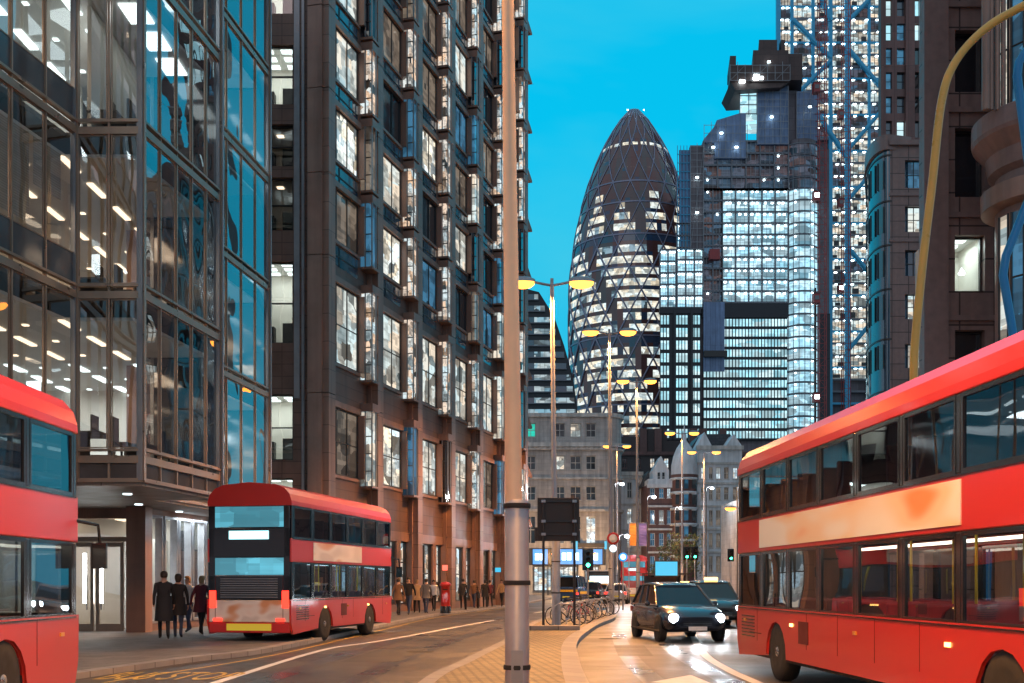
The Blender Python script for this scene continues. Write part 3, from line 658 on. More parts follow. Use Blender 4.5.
# front (south) return face, between the glass office and the corner column
T,Lf=plane((-16,52),(-8.95,52))
fw_=[(3.1,6.4),(7.2,10.2),(12.5,16.2),(17.6,20.0),(20.5,22.4),(23.3,26.0),(27.4,29.8),(31.1,33.5),(34.9,37.2),(38.6,41),(42.4,44.7)]
wl=MB(T); wall_grid(wl,0,Lf,.12,TOP,[(.5,3.3),(4.3,6.1)],fw_,.5,M['brown_dark']); wl.build('front_wall',b2)
for i,(a,b) in enumerate(fw_):
    for (c,d) in ((.5,3.3),(4.3,6.1)):
        dim=i in (3,4,7)
        # a lit office corner: real room behind the pane
        o=window(b2,T,c,d,a,b,M['frame_dark'],M['glass'],1 if d-c<2 else 2,2,w=.35,fw=.07,fd=.14)
        r=MB(T); r.rect(c-.05,d+.05,a-.3,b+.1,2.9,M['wall_in']); r.box(c-.05,d+.05,.5,3,b+.1,b+.15,M['ceil_in']); r.box(c-.05,d+.05,.5,3,a-.35,a-.3,M['floor_in']); r.box(c-.1,c-.06,.5,3,a-.3,b+.1,M['wall_in']); r.box(d+.06,d+.1,.5,3,a-.3,b+.1,M['wall_in'])
        if not dim:
            for q in (.9,1.7,2.5):
                for s in (.25,.75): uu=lerp(c,d,s); r.box(uu-.26,uu+.26,q-.2,q+.2,b+.06,b+.095,M['e_ceiling'])
        if not dim and i<7: light('room_light','AREA',(-16+lerp(c,d,.5),53.5,b-.05),70,(.8,.97,1.0),b2,1.5)
        if dim: r.box(lerp(c,d,.5)-.15,lerp(c,d,.5)+.15,1.5,1.8,b+.06,b+.095,M['e_ceiling_warm'])
        r.box(c+.2,c+.75,.9,1.4,a-.3,a+.95,M['furn']); 
        if d-c<2: r.box(d-.65,d-.1,.9,1.4,a-.3,a+1.1,M['furn'])
        r.build('lit_room',b2)
lit=MB(T); lit.box(6.15,6.4,-.06,.05,10,TOP,M['grey_metal']); lit.box(6.5,6.62,-.1,.1,4.5,TOP,M['grey_metal']); lit.build('pipe_run',b2)

# ------------------------------------------------------------------ Gherkin-shaped tower
gk=thing('bullet_shaped_tower','bullet shaped glass tower with diagonal lattice and spiral bands, left centre of the skyline','tower',(gx(634,430),430,0))
pr=[(0,19.5),(20,21.5),(45,22.9),(65,23.9),(85,24.3),(100,24.4),(112,24.2),(122,23.3),(132,21.8),(142,19.6),(150,17.2),(157,14.6),(163,12.0),(168,9.3),(172,6.8),(175.5,4.4),(178,2.2),(178.8,.3)]
def grad(z):
    for i in range(len(pr)-1):
        if pr[i][0]<=z<=pr[i+1][0]: return lerp(pr[i][1],pr[i+1][1],(z-pr[i][0])/(pr[i+1][0]-pr[i][0]))
    return .3
NA=36; RH=4.05; NR=44
def gp(i,z,r=0): 
    t=2*math.pi*i/NA; q=grad(min(z,178.8))+r; return (q*math.cos(t),q*math.sin(t),z)
rnd.seed(3)
lit=MB(); dark=MB(); 
for j in range(NR):
    z0=j*RH; z1=min(z0+RH,178.8); zs=z0+RH*.36
    for i in range(NA*2):
        ii=i/2; 
        sp_=(ii+j*.5)%6   # six spiral light wells
        sp2=(ii-j*.5)%9
        dk = sp_<.55 or j>=36
        if 30<=j<36: dk = abs((ii+.25)%3-1.5)>1.55-(j-29)*.22 or sp_<.55
        
        m = M['gherkin_glass'] if dk else (M['gherkin_blue'] if rnd.random()<.03 else M['lit_ghk'] if rnd.random()<.86 else M['lit_ghk_b'])
        if j in (21,30): m=M['gherkin_blue']
        if j==39: m=M['lit_ghk'] if i%3 else M['gherkin_glass']
        tgt=lit
        a,b=ii,ii+.5
        lo=z0+RH*.36 if j!=39 else z0+RH*.7
        tgt.quad(gp(a,z0,-.02),gp(b,z0,-.02),gp(b,min(lo,z1),-.02),gp(a,min(lo,z1),-.02),M['gherkin_glass'] if rnd.random()<.8 else M['gherkin_blue'])
        tgt.quad(gp(a,min(lo,z1)),gp(b,min(lo,z1)),gp(b,z1),gp(a,z1),m)
lit.build('glass_shell',gk)
dg=MB()
for s in (1,-1):
    for i in range(0,NA,2):
        pts=[gp(i+s*j*.5,min(j*RH,178.5),.15) for j in range(0,NR+1)]
        for a,b in zip(pts[:-1],pts[1:]): 
            if b[2]>a[2]+.1: dg.tube([a,b],.40 if a[2]<120 else .22,M['diagrid'],4,False)
dg.build('diagonal_lattice',gk)
hr=MB()
for j in (10,16,22,28,31,34,36): hr.lathe([(grad(j*RH)+.25,j*RH-.25),(grad(j*RH)+.25,j*RH+.25)],M['diagrid'],72)
hr.build('ring_beam_set',gk)
tl=MB()
for k in (0,5): tl=MB(); tl.box(-3+k*1.2,-2.6+k*1.2,-4.5,-4.2,176.6,176.9,M['e_work']); tl.build('crown_lamp',gk)
# ------------------------------------------------------------------ curved dark block left of it
Y=330; cb=thing('curved_glass_block','low dark glass block with a sloping curved edge, beside the foot of the lattice tower','building',(gx(545,Y),Y,0))
cx=gx(545,Y)
prof=[(523,288),(539,292),(554,316),(564,345),(573,377),(577,406),(579,440)]
def cedge(z):
    py=HY-(z-EYE)*F/Y
    for (a,b),(c,d) in zip(prof[:-1],prof[1:]):
        if b<=py<=d: return gx(lerp(a,c,(py-b)/(d-b)),Y)-cx
    return gx(prof[-1][0],Y)-cx
mb=MB(); poly=[(-16,0)]+[(gx(a,Y)-cx,gz(b,Y)) for a,b in reversed([(579,583)]+prof[::-1])] if False else [(-16,0),(gx(579,Y)-cx,0)]+[(gx(a,Y)-cx,gz(b,Y)) for a,b in prof[::-1]]+[(-16,gz(288,Y))]
mb.xprism(poly,0,25,M['black_clad']); mb.build('body',cb)
z=40
items=[]
while z<gz(296,Y):
    xe=min(cedge(z),cedge(z+2))-.4; x=-15.5
    while x<xe-.5: items.append((x,min(x+3.0,xe),z)); x+=3.1
    z+=3.3
def mk(mb,a,b,z): mb.box(a,b,-.12,.05,z+.1,z+1.6,M['lit_curve'] if ((a*7+z*3)%5)>1.2 else M['glass_tower']); mb.box(a,b+.1,-.7,.05,z-.25,z+.05,M['concrete'])
many(cb,'window',items,mk)

# ------------------------------------------------------------------ far tower group
def fw(mb,x0,x1,z0,z1,y,m,fm=None,fr=.15):
    mb.box(x0,x1,y-.05,y+.1,z0,z1,m)
Y=380; k1=thing('scaffolded_tower','unfinished tower with lit open floors, sheeted top and dark overhanging platform','tower',(gx(745,Y),Y,0)); kx=gx(745,Y)
def X(px,Yd=None): return gx(px,Y if Yd is None else Yd)-kx
def Z(py): return gz(py,Y)
b=MB()
b.kbox(X(703),X(788),.8,40,0,Z(142),M['core'],kx,Y); b.build('structure_core',k1)
b=MB(); b.kbox(X(660),X(703),1.0,35,0,Z(250),M['core'],kx,Y); b.build('annex_core',k1)
# lower dark grid, two blocks
def darkgrid(nm,xa,xb,ya,yb,nx,nz,topband,yo=0,dark=None):
    w=MB(); w.box(X(xa),X(xb),yo-.4,yo+.8,Z(ya),Z(yb),M['black_clad']); 
    if topband: w.box(X(xa)-.3,X(xb)+.3,yo-.9,yo+.8,Z(yb),Z(yb-topband),M['black_clad'])
    w.build('dark_facade',k1)
    items=[]; hx=(X(xb)-X(xa))/nx; hz=(Z(yb)-Z(ya))/nz
    for j in range(nz-1,-1,-1):
        for i in range(nx):
            if dark and dark(i,j): continue
            items.append((X(xa)+hx*(i+.2),X(xa)+hx*(i+.85),Z(ya)+hz*(j+.16),Z(ya)+hz*(j+.86)))
    def mk(mb,a,b_,c,d): mb.box(a,b_,yo-.5,yo-.38,c,d,M['lit_cyan']); mb.box(a-.12,b_+.12,yo-.62,yo-.5,c-.18,c-.05,M['black_clad'])
    many(k1,nm,items,mk)
darkgrid('window',703,787,440,318,26,12,14,0)
darkgrid('narrow_window',660,700,440,314,13,10,6,0,lambda i,j: i in (3,9,4) )
b=MB(); 
for px in (673,690): b.box(X(px),X(px)+.9,-1.1,-.4,Z(440),Z(309),M['black_clad'])
b.build('dark_pilaster_row',k1)
# open lit floors
def openfloors(xa,xb,ya,yb,nx,nz,mat,yo=0,name='lit_floor_bay',depth=1.2):
    s=MB(); hz=(Z(yb)-Z(ya))/nz; hx=(X(xb)-X(xa))/nx
    for j in range(nz+1): s.box(X(xa),X(xb),yo-1.0,yo+depth,Z(ya)+hz*j-.28,Z(ya)+hz*j+.28,M['concrete'])
    for i in range(nx+1): s.box(X(xa)+hx*i-.22,X(xa)+hx*i+.22,yo-.9,yo-.2,Z(ya),Z(yb),M['concrete'])
    for j in range(nz):
        s.tube([(X(xa),yo-.85,Z(ya)+hz*j+1.1),(X(xb),yo-.85,Z(ya)+hz*j+1.1)],.05,M['grey_metal'],4)
        for i in range(nx*3): s.box(X(xa)+hx*i/3-.05,X(xa)+hx*i/3+.05,yo-1.0,yo-.9,Z(ya)+hz*j,Z(ya)+hz*(j+1),M['grey_metal'])
    s.build('slab_frame',k1)
    items=[(X(xa)+hx*i+.2,X(xa)+hx*(i+1)-.2,Z(ya)+hz*j+.28,Z(ya)+hz*(j+1)-.28) for j in range(nz) for i in range(nx)]
    def mk(mb,a,b_,c,d):
        mb.box(a,b_,yo+.2,yo+.6,c,d,M[mat])
        if mat!='lit_open_dim': 
            for q in (.3,.72): u=lerp(a,b_,q+rnd.uniform(-.1,.1)); mb.box(u-.35,u+.35,yo-.1,yo+.19,d-.5,d-.15,M['e_work'])
        elif rnd.random()<.18: mb.box(a+1,a+1.6,yo-.1,yo+.15,d-.6,d-.2,M['e_work'])
    many(k1,name,items,mk)
rnd.seed(9)
openfloors(722,788,303,190,5,10,'lit_open')
openfloors(703,722,303,190,2,10,'lit_open_dim',name='dim_floor_bay')
openfloors(703,788,190,142,6,4,'lit_open_dim',name='dim_floor_bay')
openfloors(660,676,308,250,2,5,'lit_open',.5)
openfloors(677,703,308,224,3,7,'lit_open',.5)
b=MB(); b.box(X(703),X(724),-1.2,.2,Z(372),Z(303),M['sheet']); b.build('sheeting_panel',k1); b=MB(); b.box(X(708),X(718),-3.5,-.9,Z(262),Z(252),M['hoist']); b.build('loading_platform',k1); b=MB(); b.box(X(703),X(726),-2.5,-.9,Z(358),Z(352),M['frame_dark']); b.build('loading_platform',k1)
# side annex sheeting
b=MB(); b.box(X(690),X(703),-.6,2,Z(250),Z(146),M['core']); b.build('dark_sheeting',k1)
b=MB()
for i in range(5): b.box(X(677)+i*1.05,X(677)+i*1.05+.2,-.5,-.3,Z(250),Z(146),M['blue_steel'])
for j in range(12): b.box(X(677),X(690),-.5,-.3,Z(250)+j*2.85,Z(250)+j*2.85+.2,M['blue_steel'])
b.kbox(X(679),X(690),0,6,Z(250),Z(150),M['sheet'],kx,Y); b.build('scaffold_frame',k1)
# stepped top
b=MB(); b.xprism([(X(703),Z(144)),(X(703),Z(141)),(X(714),Z(128)),(X(716),Z(122)),(X(739),Z(115)),(X(745),Z(115)),(X(745),Z(160)),(X(714),Z(160)),(X(714),Z(144))],-1.5,20,M['sheet']); b.build('sheeted_step',k1)
b=MB(); b.kbox(X(756),X(787),-1.4,18,Z(146),Z(76),M['sheet'],kx,Y); b.kbox(X(787),X(797),2,18,Z(146),Z(88),M['core'],kx,Y); b.kbox(X(797),X(818),1,18,Z(140),Z(90),M['sheet'],kx,Y); b.build('lift_core',k1)
b=MB(); b.kbox(X(739),X(757),-1.0,15,Z(116),Z(88),M['lit_cyan'],kx,Y); b.build('lit_hoarding',k1)
b=MB()
for j in range(4): b.box(X(739)-.1,X(757),-1.2,-1.02,Z(88+9*j)-.2,Z(88+9*j)+.1,M['concrete'])
for px in (739,748,756): b.box(X(px)-.1,X(px)+.15,-1.25,-1.02,Z(116),Z(88),M['concrete'])
b.build('hoarding_frame',k1)
b=MB(); b.kbox(X(727),X(786),-5,16,Z(88),Z(72),M['platform'],kx,Y); b.kbox(X(750),X(785),-4.9,15,Z(72),Z(57),M['platform'],kx,Y); b.kbox(X(757),X(775),-3,12,Z(57),Z(44),M['platform'],kx,Y); b.kbox(X(727),X(733),-5.2,10,Z(72),Z(63),M['platform'],kx,Y); b.kbox(X(786),X(800),-3,16,Z(84),Z(58),M['platform'],kx,Y)
b.xprism([(X(728),Z(88)),(X(785),Z(88)),(X(778),Z(93)),(X(733),Z(96))],-4.5,12,M['platform']); b.box(X(779),X(783),-3,0,Z(57),Z(44),M['platform']); b.build('climbing_platform',k1)
for px,py in ((739,88.5),(753,83),(757,85),(752,86)): b=MB(); b.box(X(px)-.9,X(px)+.9,-5.6,-5.0,Z(py)-.4,Z(py)+.4,M['e_work']); b.build('floodlight',k1)
for (xa,xb,ya,yb,yo) in ((703,746,160,128,-2.2),(756,787,146,80,-2.0),(797,818,140,92,.4),(690,703,250,148,-1.2),(727,786,88,73,-5.6)):
    b=MB(); n=max(2,int((X(xb)-X(xa))/2.2)); m_=max(2,int((Z(yb)-Z(ya))/2.2))
    for i in range(n+1): xx=lerp(X(xa),X(xb),i/n); b.box(xx-.07,xx+.07,yo-.07,yo+.07,Z(ya),Z(yb)+(1.2 if i%2 else .3),M['grey_metal'])
    for j in range(m_+1): zz=lerp(Z(ya),Z(yb),j/m_); b.box(X(xa),X(xb),yo-.2,yo-.08,zz-.06,zz+.06,M['grey_metal'])
    for i in range(0,n,3): b.tube([(lerp(X(xa),X(xb),i/n),yo-.25,Z(ya)),(lerp(X(xa),X(xb),min(i+2,n)/n),yo-.25,Z(yb))],.07,M['grey_metal'],4)
    b.build('scaffold_frame',k1)
for px,py in ((712,150),(735,150),(770,120),(808,110),(765,70),(696,180),(696,215),(720,136)):
    b=MB(); b.box(X(px)-.45,X(px)+.45,-6.1,-5.7,Z(py)-.2,Z(py)+.2,M['e_work']) if py<100 else b.box(X(px)-.45,X(px)+.45,-2.7,-2.3,Z(py)-.2,Z(py)+.2,M['e_work']); b.build('work_lamp',k1)
# rounded lit corner
rx=(X(788)+X(818))/2; rr_=(X(818)-X(788))/2+1.0
c=MB(smooth=True)
def cyl(mb,z0,z1,r,m,n=28): mb.lathe([(r,z0),(r,z1)],m,n,(rx,3.5,0))
c.lathe([(rr_-.8,0),(rr_-.8,Z(140))],M['core'],28,(rx,3.5,0)); c.build('corner_core',k1)
zz=Z(440); items=[]
while zz<Z(146): items.append((zz,)); zz+=3.75
def mk(mb,z):
    mm=M['lit_open'] if Z(300)>z or z<Z(190) else M['lit_open_dim']
    if z>Z(192): mm=M['lit_open_dim']
    mb.lathe([(rr_-.35,z+.5),(rr_-.35,z+3.5)],mm,24,(rx,3.5,0)); mb.lathe([(rr_+.2,z+3.45),(rr_+.2,z+3.75)],M['concrete'],24,(rx,3.5,0))
    for q in range(9):
        t=math.pi*(1.1+.8*q/8); mb.box(rx+rr_*math.cos(t)-.1,rx+rr_*math.cos(t)+.1,3.5+rr_*math.sin(t)-.1,3.5+rr_*math.sin(t)+.1,z,z+3.6,M['concrete'])
        if q in (2,5) and mm!=M['lit_open_dim']: mb.box(rx+rr_*math.cos(t)+.3,rx+rr_*math.cos(t)+.9,3.3+rr_*math.sin(t)-.1,3.3+rr_*math.sin(t)+.1,z+2.9,z+3.2,M['e_work'])
many(k1,'rounded_floor',items,mk)
b=MB(); b.kbox(X(814),X(830),5,20,0,Z(310),M['black_clad'],kx,Y); b.kbox(X(817),X(829),6,20,Z(310),Z(142),M['core'],kx,Y); b.kbox(X(812),X(814),-3,5,0,Z(290),M['frame_dark'],kx,Y); b.build('dark_side_wall',k1)
for q in range(14): 
    pass

# hoist masts
def mast(px,Yd,ztop,w,label,cars):
    t=thing('hoist_mast',label,'hoist',(gx(px,Yd),Yd,0),0,'construction hoists climbing the towers')
    m=MB()
    for sx in (-1,1):
        for sy in (0,1): m.box(sx*w/2-.12,sx*w/2+.12,sy*w-.12,sy*w+.12,0,ztop,M['hoist'])
    z=0; f=1
    while z<ztop-2.4:
        m.tube([(-w/2*f,0,z),(w/2*f,0,z+2.4)],.09,M['hoist'],4,False); m.box(-w/2,w/2,-.1,.1,z-.08,z+.08,M['hoist']); m.box(-w/2-1.2,-w/2,.5,.7,z-.1,z+.1,M['hoist']); z+=2.4; f=-f
    m.build('mast_frame',t)
    for z in cars:
        c=MB(); c.box(-w/2-2.2,-w/2-.2,-1.5,1.2,z,z+3,M['hoist']); c.box(-w/2-2.3,-w/2-.1,-1.6,1.3,z+3,z+3.2,M['frame_dark']); c.box(-w/2-1.9,-w/2-.5,-1.58,-1.49,z+1,z+2.3,M['e_work'] if rnd.random()<.5 else M['glass_dark']); c.build('hoist_cage',t)
mast(823,372,195,2.2,'left of two red lattice hoist masts, climbing beside the rounded lit corner',(60,92,125,160))
mast(847,430,230,2.6,'right of two red lattice hoist masts, in front of the braced tower',(110,175,142))

# braced tower behind
Y=450; kx=gx(830,Y); k2=thing('braced_tower','very tall tower with brightly lit floors and blue diagonal bracing, behind the hoists','tower',(kx,Y,0))
b=MB(); b.kbox(X(778),X(890),1.2,50,0,Z(-70),M['core'],kx,Y); b.build('structure_core',k2)
items=[]
zz=Z(440)
bays=[(778,791),(792,812),(813,829),(831,846),(848,868),(869,889)]
while zz<Z(-60):
    for a,b_ in bays: items.append((X(a)+.2,X(b_)-.2,zz))
    zz+=4.7
items.sort(key=lambda t:-t[2])
items=[t for t in items if t[2]>Z(385) and not (t[0]<X(826) and t[2]<Z(150))]
rnd.seed(2)
def mk(mb,a,b_,z):
    mb.box(a,b_,-.2,1.0,z+.7,z+4.3,M['lit_tower'] if rnd.random()<.82 else M['lit_open_dim'])
    for q in range(2):
        u=lerp(a,b_,(q+.5)/2+rnd.uniform(-.2,.2)); mb.box(u-.5,u+.5,-.9,-.3,z+4.15,z+4.4,M['e_work'])
    for q in range(5): u=lerp(a,b_,q/4); mb.box(u-.1,u+.1,-.35,-.2,z+.7,z+4.3,M['frame_dark'])
    if rnd.random()<.5: u=rnd.uniform(a,b_-2); mb.box(u,u+rnd.uniform(1,3),-.5,-.21,z+.7,z+rnd.uniform(1.6,3),M['furn'])
many(k2,'lit_floor_bay',items,mk)
b=MB()
for px,w in ((778,1.6),(791.5,1.2),(812.5,1.2),(830,1.4),(847,2.2),(868.5,1.0),(889,1.6)): b.box(X(px)-w/2,X(px)+w/2,-1.2,.5,0,Z(-70),M['blue_steel'])
b.build('blue_column_row',k2)
b=MB(); zz=Z(440)
while zz<Z(-60): b.box(X(778),X(890),-.8,.5,zz-.3,zz+.5,M['blue_steel'] if int(zz/4.7)%3==0 else M['concrete']); zz+=4.7
b.build('floor_edge_set',k2)
for (xa,ya,xb,yb) in ((792,22,830,60),(792,100,830,62),(848,22,889,-20),(792,-60,830,22),(848,52,889,100),(848,150,889,102),(813,110,846,160),(848,200,889,152),(848,250,889,300),(848,350,889,300)):
    b=MB(); b.tube([(X(xa),-1.5,Z(ya)),(X(xb),-1.5,Z(yb))],1.05,M['blue_steel'],4); b.build('brace',k2)

# dark tower on the right
Y=130; kx=gx(905,Y); k3=thing('dark_red_tower','dark red-brown tower with narrow blue window strips and small balconies','tower',(kx,Y,0))
w=MB(); cols=[(X(886),X(892)),(X(897),X(905)),(X(914),X(936))]
rows=[]; zz=30
while zz<75: rows.append((zz,zz+1.9)); zz+=2.75
wall_grid(w,X(880),X(945),0,77,cols,rows,.6,M['brick_red']); w.kbox(X(880),X(945),.75,25,0,77,M['brick_red'],kx,Y); w.build('wall',k3)
rnd.seed(4)
for (a,b_) in cols[:2]:
    for (c,d) in rows: window(k3,lambda u,w,z:(u,w,z),a,b_,c,d,M['frame_dark'],M['lit_blue' if rnd.random()<.45 else 'glass_tower' if rnd.random()<.6 else 'lit_cyan'],1,2,w=.4,fw=.06,fd=.1,sub=False)
for (c,d) in rows:
    window(k3,lambda u,w,z:(u,w,z),cols[2][0],cols[2][1],c,d,M['frame_dark'],M['lit_cyan' if rnd.random()<.25 else 'glass_dark'],4,1,w=.4,fw=.06,fd=.1,sub=False)
b=MB(); b.box(X(911),X(940),-1.8,0,Z(112),Z(97),M['blind']) if False else None
for py in (110,95,80): 
    b=MB(); b.box(X(921),X(940),-1.5,-.002,Z(py),Z(py)+.9,M['granite_plain']); b.box(X(921)-.1,X(940),-1.6,-.002,Z(py)+.9,Z(py)+1.05,M['stone_plain']); b.build('balcony',k3)
b=MB(); b.box(X(905),X(914),-.3,.02,0,77,M['brick_red']); b.box(X(880),X(883),-.3,.02,0,77,M['brick_red']); b.build('pilaster_pair',k3)

# rounded blue-corner block
Y=100; kx=gx(892,Y); k4=thing('rounded_corner_building','brown granite office block with a rounded blue glass corner, beyond the granite building','building',(kx,Y,0))
w=MB(); cols=[(X(905),X(935))]; py_rows=[(188,160),(232,206),(276,250),(319,294),(368,344),(425,396)]
rows=sorted([(Z(a),Z(b_)) for a,b_ in py_rows])
wall_grid(w,X(890),X(960),.1,Z(146),cols,rows,.6,M['granite']); w.kbox(X(890),X(960),.9,12,.1,Z(146),M['granite'],kx,Y); w.kbox(X(888),X(960),-.35,12,Z(146),Z(141),M['granite_plain'],kx,Y); w.box(X(889),X(960),-.12,-.004,Z(196),Z(193),M['granite_plain']); w.box(X(889),X(960),-.12,-.004,Z(242),Z(239),M['granite_plain']); w.build('wall',k4)
for i,(a,b_) in enumerate(rows): window(k4,lambda u,w,z:(u,w,z),cols[0][0],cols[0][1],a,b_,M['frame_dark'],M[['lit_office','lit_office','lit_office','glass_tower','lit_office','lit_blue'][i]],3,2,w=.45,fw=.07,fd=.12)
cw=MB(smooth=True); R0=3.6; cxx=X(890); cyy=R0
arc=[(cxx-R0*.62*math.sin(t)*1.0, cyy-R0*math.cos(t)) for t in [math.pi/2*k/10 for k in range(11)]]
arc=[(gx(890-24*math.sin(t),Y+7-7*math.cos(t))-kx, 7-7*math.cos(t)) for t in [math.pi/2*k/12 for k in range(13)]]
back4=[(gx(868,Y+20)-kx,20),(cxx+9,20),(cxx+2,.5)]
cw.prism(arc+back4,.1,Z(150),M['glass_tower'],True); cw.build('rounded_glass_wall',k4)
zt=MB(smooth=False); arc2=[(p[0]-.22,p[1]-.22) for p in arc]+[(gx(867,Y+20)-kx,20),(cxx+9,20),(cxx+2,.4)]
for z in (Z(150),): zt.prism(arc2,z,z+1.3,M['granite_plain'],True)
for a,b_ in rows: zt.prism([(p[0]-.06,p[1]-.06) for p in arc]+[(gx(867.6,Y+20)-kx,20),(cxx+9,20),(cxx+2,.45)],b_+.35,b_+.5,M['frame_dark'],True)
zt.build('rounded_cornice_set',k4)
for (a,b_) in rows:
    for k in (2,5,8): 
        q=MB(); p0=arc[k]; p1=arc[k+2]; q.quad((p0[0]-.03,p0[1]-.03,a),(p1[0]-.03,p1[1]-.03,a),(p1[0]-.03,p1[1]-.03,b_),(p0[0]-.03,p0[1]-.03,b_),M['glass_dark'])
        for p in (p0,p1): q.box(p[0]-.10,p[0]-.02,p[1]-.10,p[1]-.02,a,b_,M['frame_dark'])
        q.build('curved_window',k4)

# near right granite building
Y=48; kx=gx(925,Y); k5=thing('granite_office_building','brown granite office block with deep square windows, nearest on the right','building',(kx,Y,0))
cols=[(X(955),X(985)),(X(1010),X(1040)),(X(1068),X(1098))]
py_rows=[(95-105*k+0,30-105*k) for k in range(-4,3)]
rows=sorted([(Z(a+0),Z(b_)) for a,b_ in [(-115,-180),(-12,-75),(92,30),(197,128),(291,235),(385,330),(470,430)]])
w=MB(); wall_grid(w,0,X(1160),.12,Z(-220),cols,rows,.7,M['granite']); w.kbox(.05,X(1160),4.2,20,.12,Z(-220),M['granite'],kx,Y)
w.box(-.12,.9,-.25,-.004,.12,Z(-220),M['granite_plain'])
for py in (318,215,110,5): w.box(.9,X(1160),-.12,-.003,Z(py)-.12,Z(py)+.1,M['granite_plain'])
w.build('wall',k5)
for ci,(a,b_) in enumerate(cols):
    for i,(c,d) in enumerate(rows):
        lit_= (ci==0 and i==2) or (ci==1 and i in (1,))
        pm = M['glass'] if lit_ else M['glass_dark']
        window(k5,lambda u,w,z:(u,w,z),a,b_,c,d,M['frame_dark'],pm,1,1,w=.5,fw=.07,fd=.15,sub=True)
        if lit_:
            r=MB(); r.box(a-.3,b_+.3,3.6,3.7,c-.4,d+.3,M['wall_in']); r.box(a-.3,b_+.3,.72,3.6,d+.3,d+.4,M['ceil_in']); light('room_light','AREA',((a+b_)/2,2.2,d+.15),90,(.75,.97,1.0),k5,1.2); r.box(a-.3,b_+.3,.72,3.6,c-.5,c-.4,M['floor_in']); r.box(a-.4,a-.3,.72,3.6,c-.4,d+.3,M['wall_in']); r.box(b_+.3,b_+.4,.72,3.6,c-.4,d+.3,M['wall_in'])
            r.box(a+.2,a+.55,2.9,3.5,c-.4,c+.9,M['furn']); r.box(a+.35,b_-.2,1.4,1.9,d+.2,d+.29,M['e_ceiling']); r.box(a+.35,b_-.2,2.4,2.9,d+.2,d+.29,M['e_ceiling']); r.lathe([(.02,.25),(.16,.0),(.12,-.06),(.02,-.08)],M['e_ceiling'],12,(a+.75,1.2,c+1.05)); r.build('lit_room',k5)
        sp_=MB(); sp_.box(a,b_,.2,.45,c-.35,c-.004,M['brown_dark']); sp_.build('window_apron',k5)
# rounded bay with balcony ring
Y=42; kx=gx(1054,Y+2); k6=thing('rounded_bay_building','dark rounded stone bay with a projecting curved balcony ring, at the right edge','building',(kx,Y+2,0))
def ring(mb,r0,r1,z0,z1,m,n=40): mb.lathe([(r0,z0),(r1,z0),(r1,z1),(r0,z1)],m,n,(0,0,0),False)
w=MB()
w.lathe([(2.1,.12),(2.1,34)],M['granite_plain'],40,(0,0,0),False); w.build('drum_wall',k6)
w=MB(); zr=gz(112,Y)
w.lathe([(2.1,zr-1.7),(2.35,zr-1.5),(2.45,zr-.9),(2.9,zr-.35),(2.95,zr-.2),(2.95,zr+.45),(2.9,zr+.5),(2.75,zr+.5),(2.7,zr-.1),(2.1,zr-.1)],M['granite_plain'],48,(0,0,0),False); w.build('balcony_ring',k6)
w=MB(); w.lathe([(2.1,zr-3.0),(2.6,zr-2.9),(2.62,zr-2.2),(2.1,zr-2.1)],M['brown_plain'],48,(0,0,0),False); w.build('lower_ring',k6)
for k in range(10):
    t=math.pi*(1.0+k/10)+.1
    for (za,zb,mt) in ((zr-8.2,zr-3.3,'lit_blue'),(zr+.8,zr+5,'lit_blue'),(zr-13,zr-9.2,'glass_dark')):
        q=MB(); r=2.16; t2=t+.24
        q.quad((r*math.cos(t),r*math.sin(t),za),(r*math.cos(t2),r*math.sin(t2),za),(r*math.cos(t2),r*math.sin(t2),zb),(r*math.cos(t),r*math.sin(t),zb),M[mt] if k%3 else M['lit_office'])
        for tt in (t,t2): q.tube([(2.2*math.cos(tt),2.2*math.sin(tt),za),(2.2*math.cos(tt),2.2*math.sin(tt),zb)],.045,M['frame_dark'],6)
        q.tube([(2.2*math.cos(t),2.2*math.sin(t),(za+zb)/2),(2.2*math.cos(t2),2.2*math.sin(t2),(za+zb)/2)],.04,M['frame_dark'],6)
        q.build('curved_window',k6)
q=MB()
for px in (984,989,995,1001): q.tube([(gx(px,Y+1)-kx,-1.2,zr+.4),(gx(px,Y+1)-kx,-1.2,34)],.09 if px%2 else .16,M['brown_plain'] if px!=986 else M['grey_metal'],8)
q.build('pipe_run',k6)

# ------------------------------------------------------------------ street-end buildings
ID=lambda u,w,z:(u,w,z)
Y=150; kx=gx(525,Y); s1=thing('grey_stone_building','four storey grey stone building with sash windows and a rounded right corner, closing the street','building',(kx,Y+2,0))
def Xs(px): return gx(px,Y)-kx
def Zs(py): return gz(py,Y)
cols=[(Xs(526),Xs(536)),(Xs(555.5),Xs(565.5)),(Xs(571),Xs(582)),(Xs(587),Xs(597))]
cols=[(Xs(492),Xs(501)),(Xs(508),Xs(517))]+cols
rows=[(Zs(543),Zs(515)),(Zs(499),Zs(485)),(Zs(468),Zs(454)),(Zs(435),Zs(421))]
w=MB(); wall_grid(w,Xs(480),Xs(606),Zs(548),Zs(411),cols,rows,.5,M['stone']); w.box(Xs(480),Xs(606),.55,14,0,Zs(411),M['stone']); w.build('wall',s1)
w=MB(smooth=False)
arc=[(Xs(606)+2.4*math.sin(t), 2.4-2.4*math.cos(t)) for t in [math.pi/2*k/8 for k in range(9)]]
w.prism([(Xs(606)-.01,.0)]+arc+[(Xs(606)+2.4,14),(Xs(606)-.01,14)],0,Zs(411),M['stone'],True); w.build('rounded_corner',s1)
w=MB()
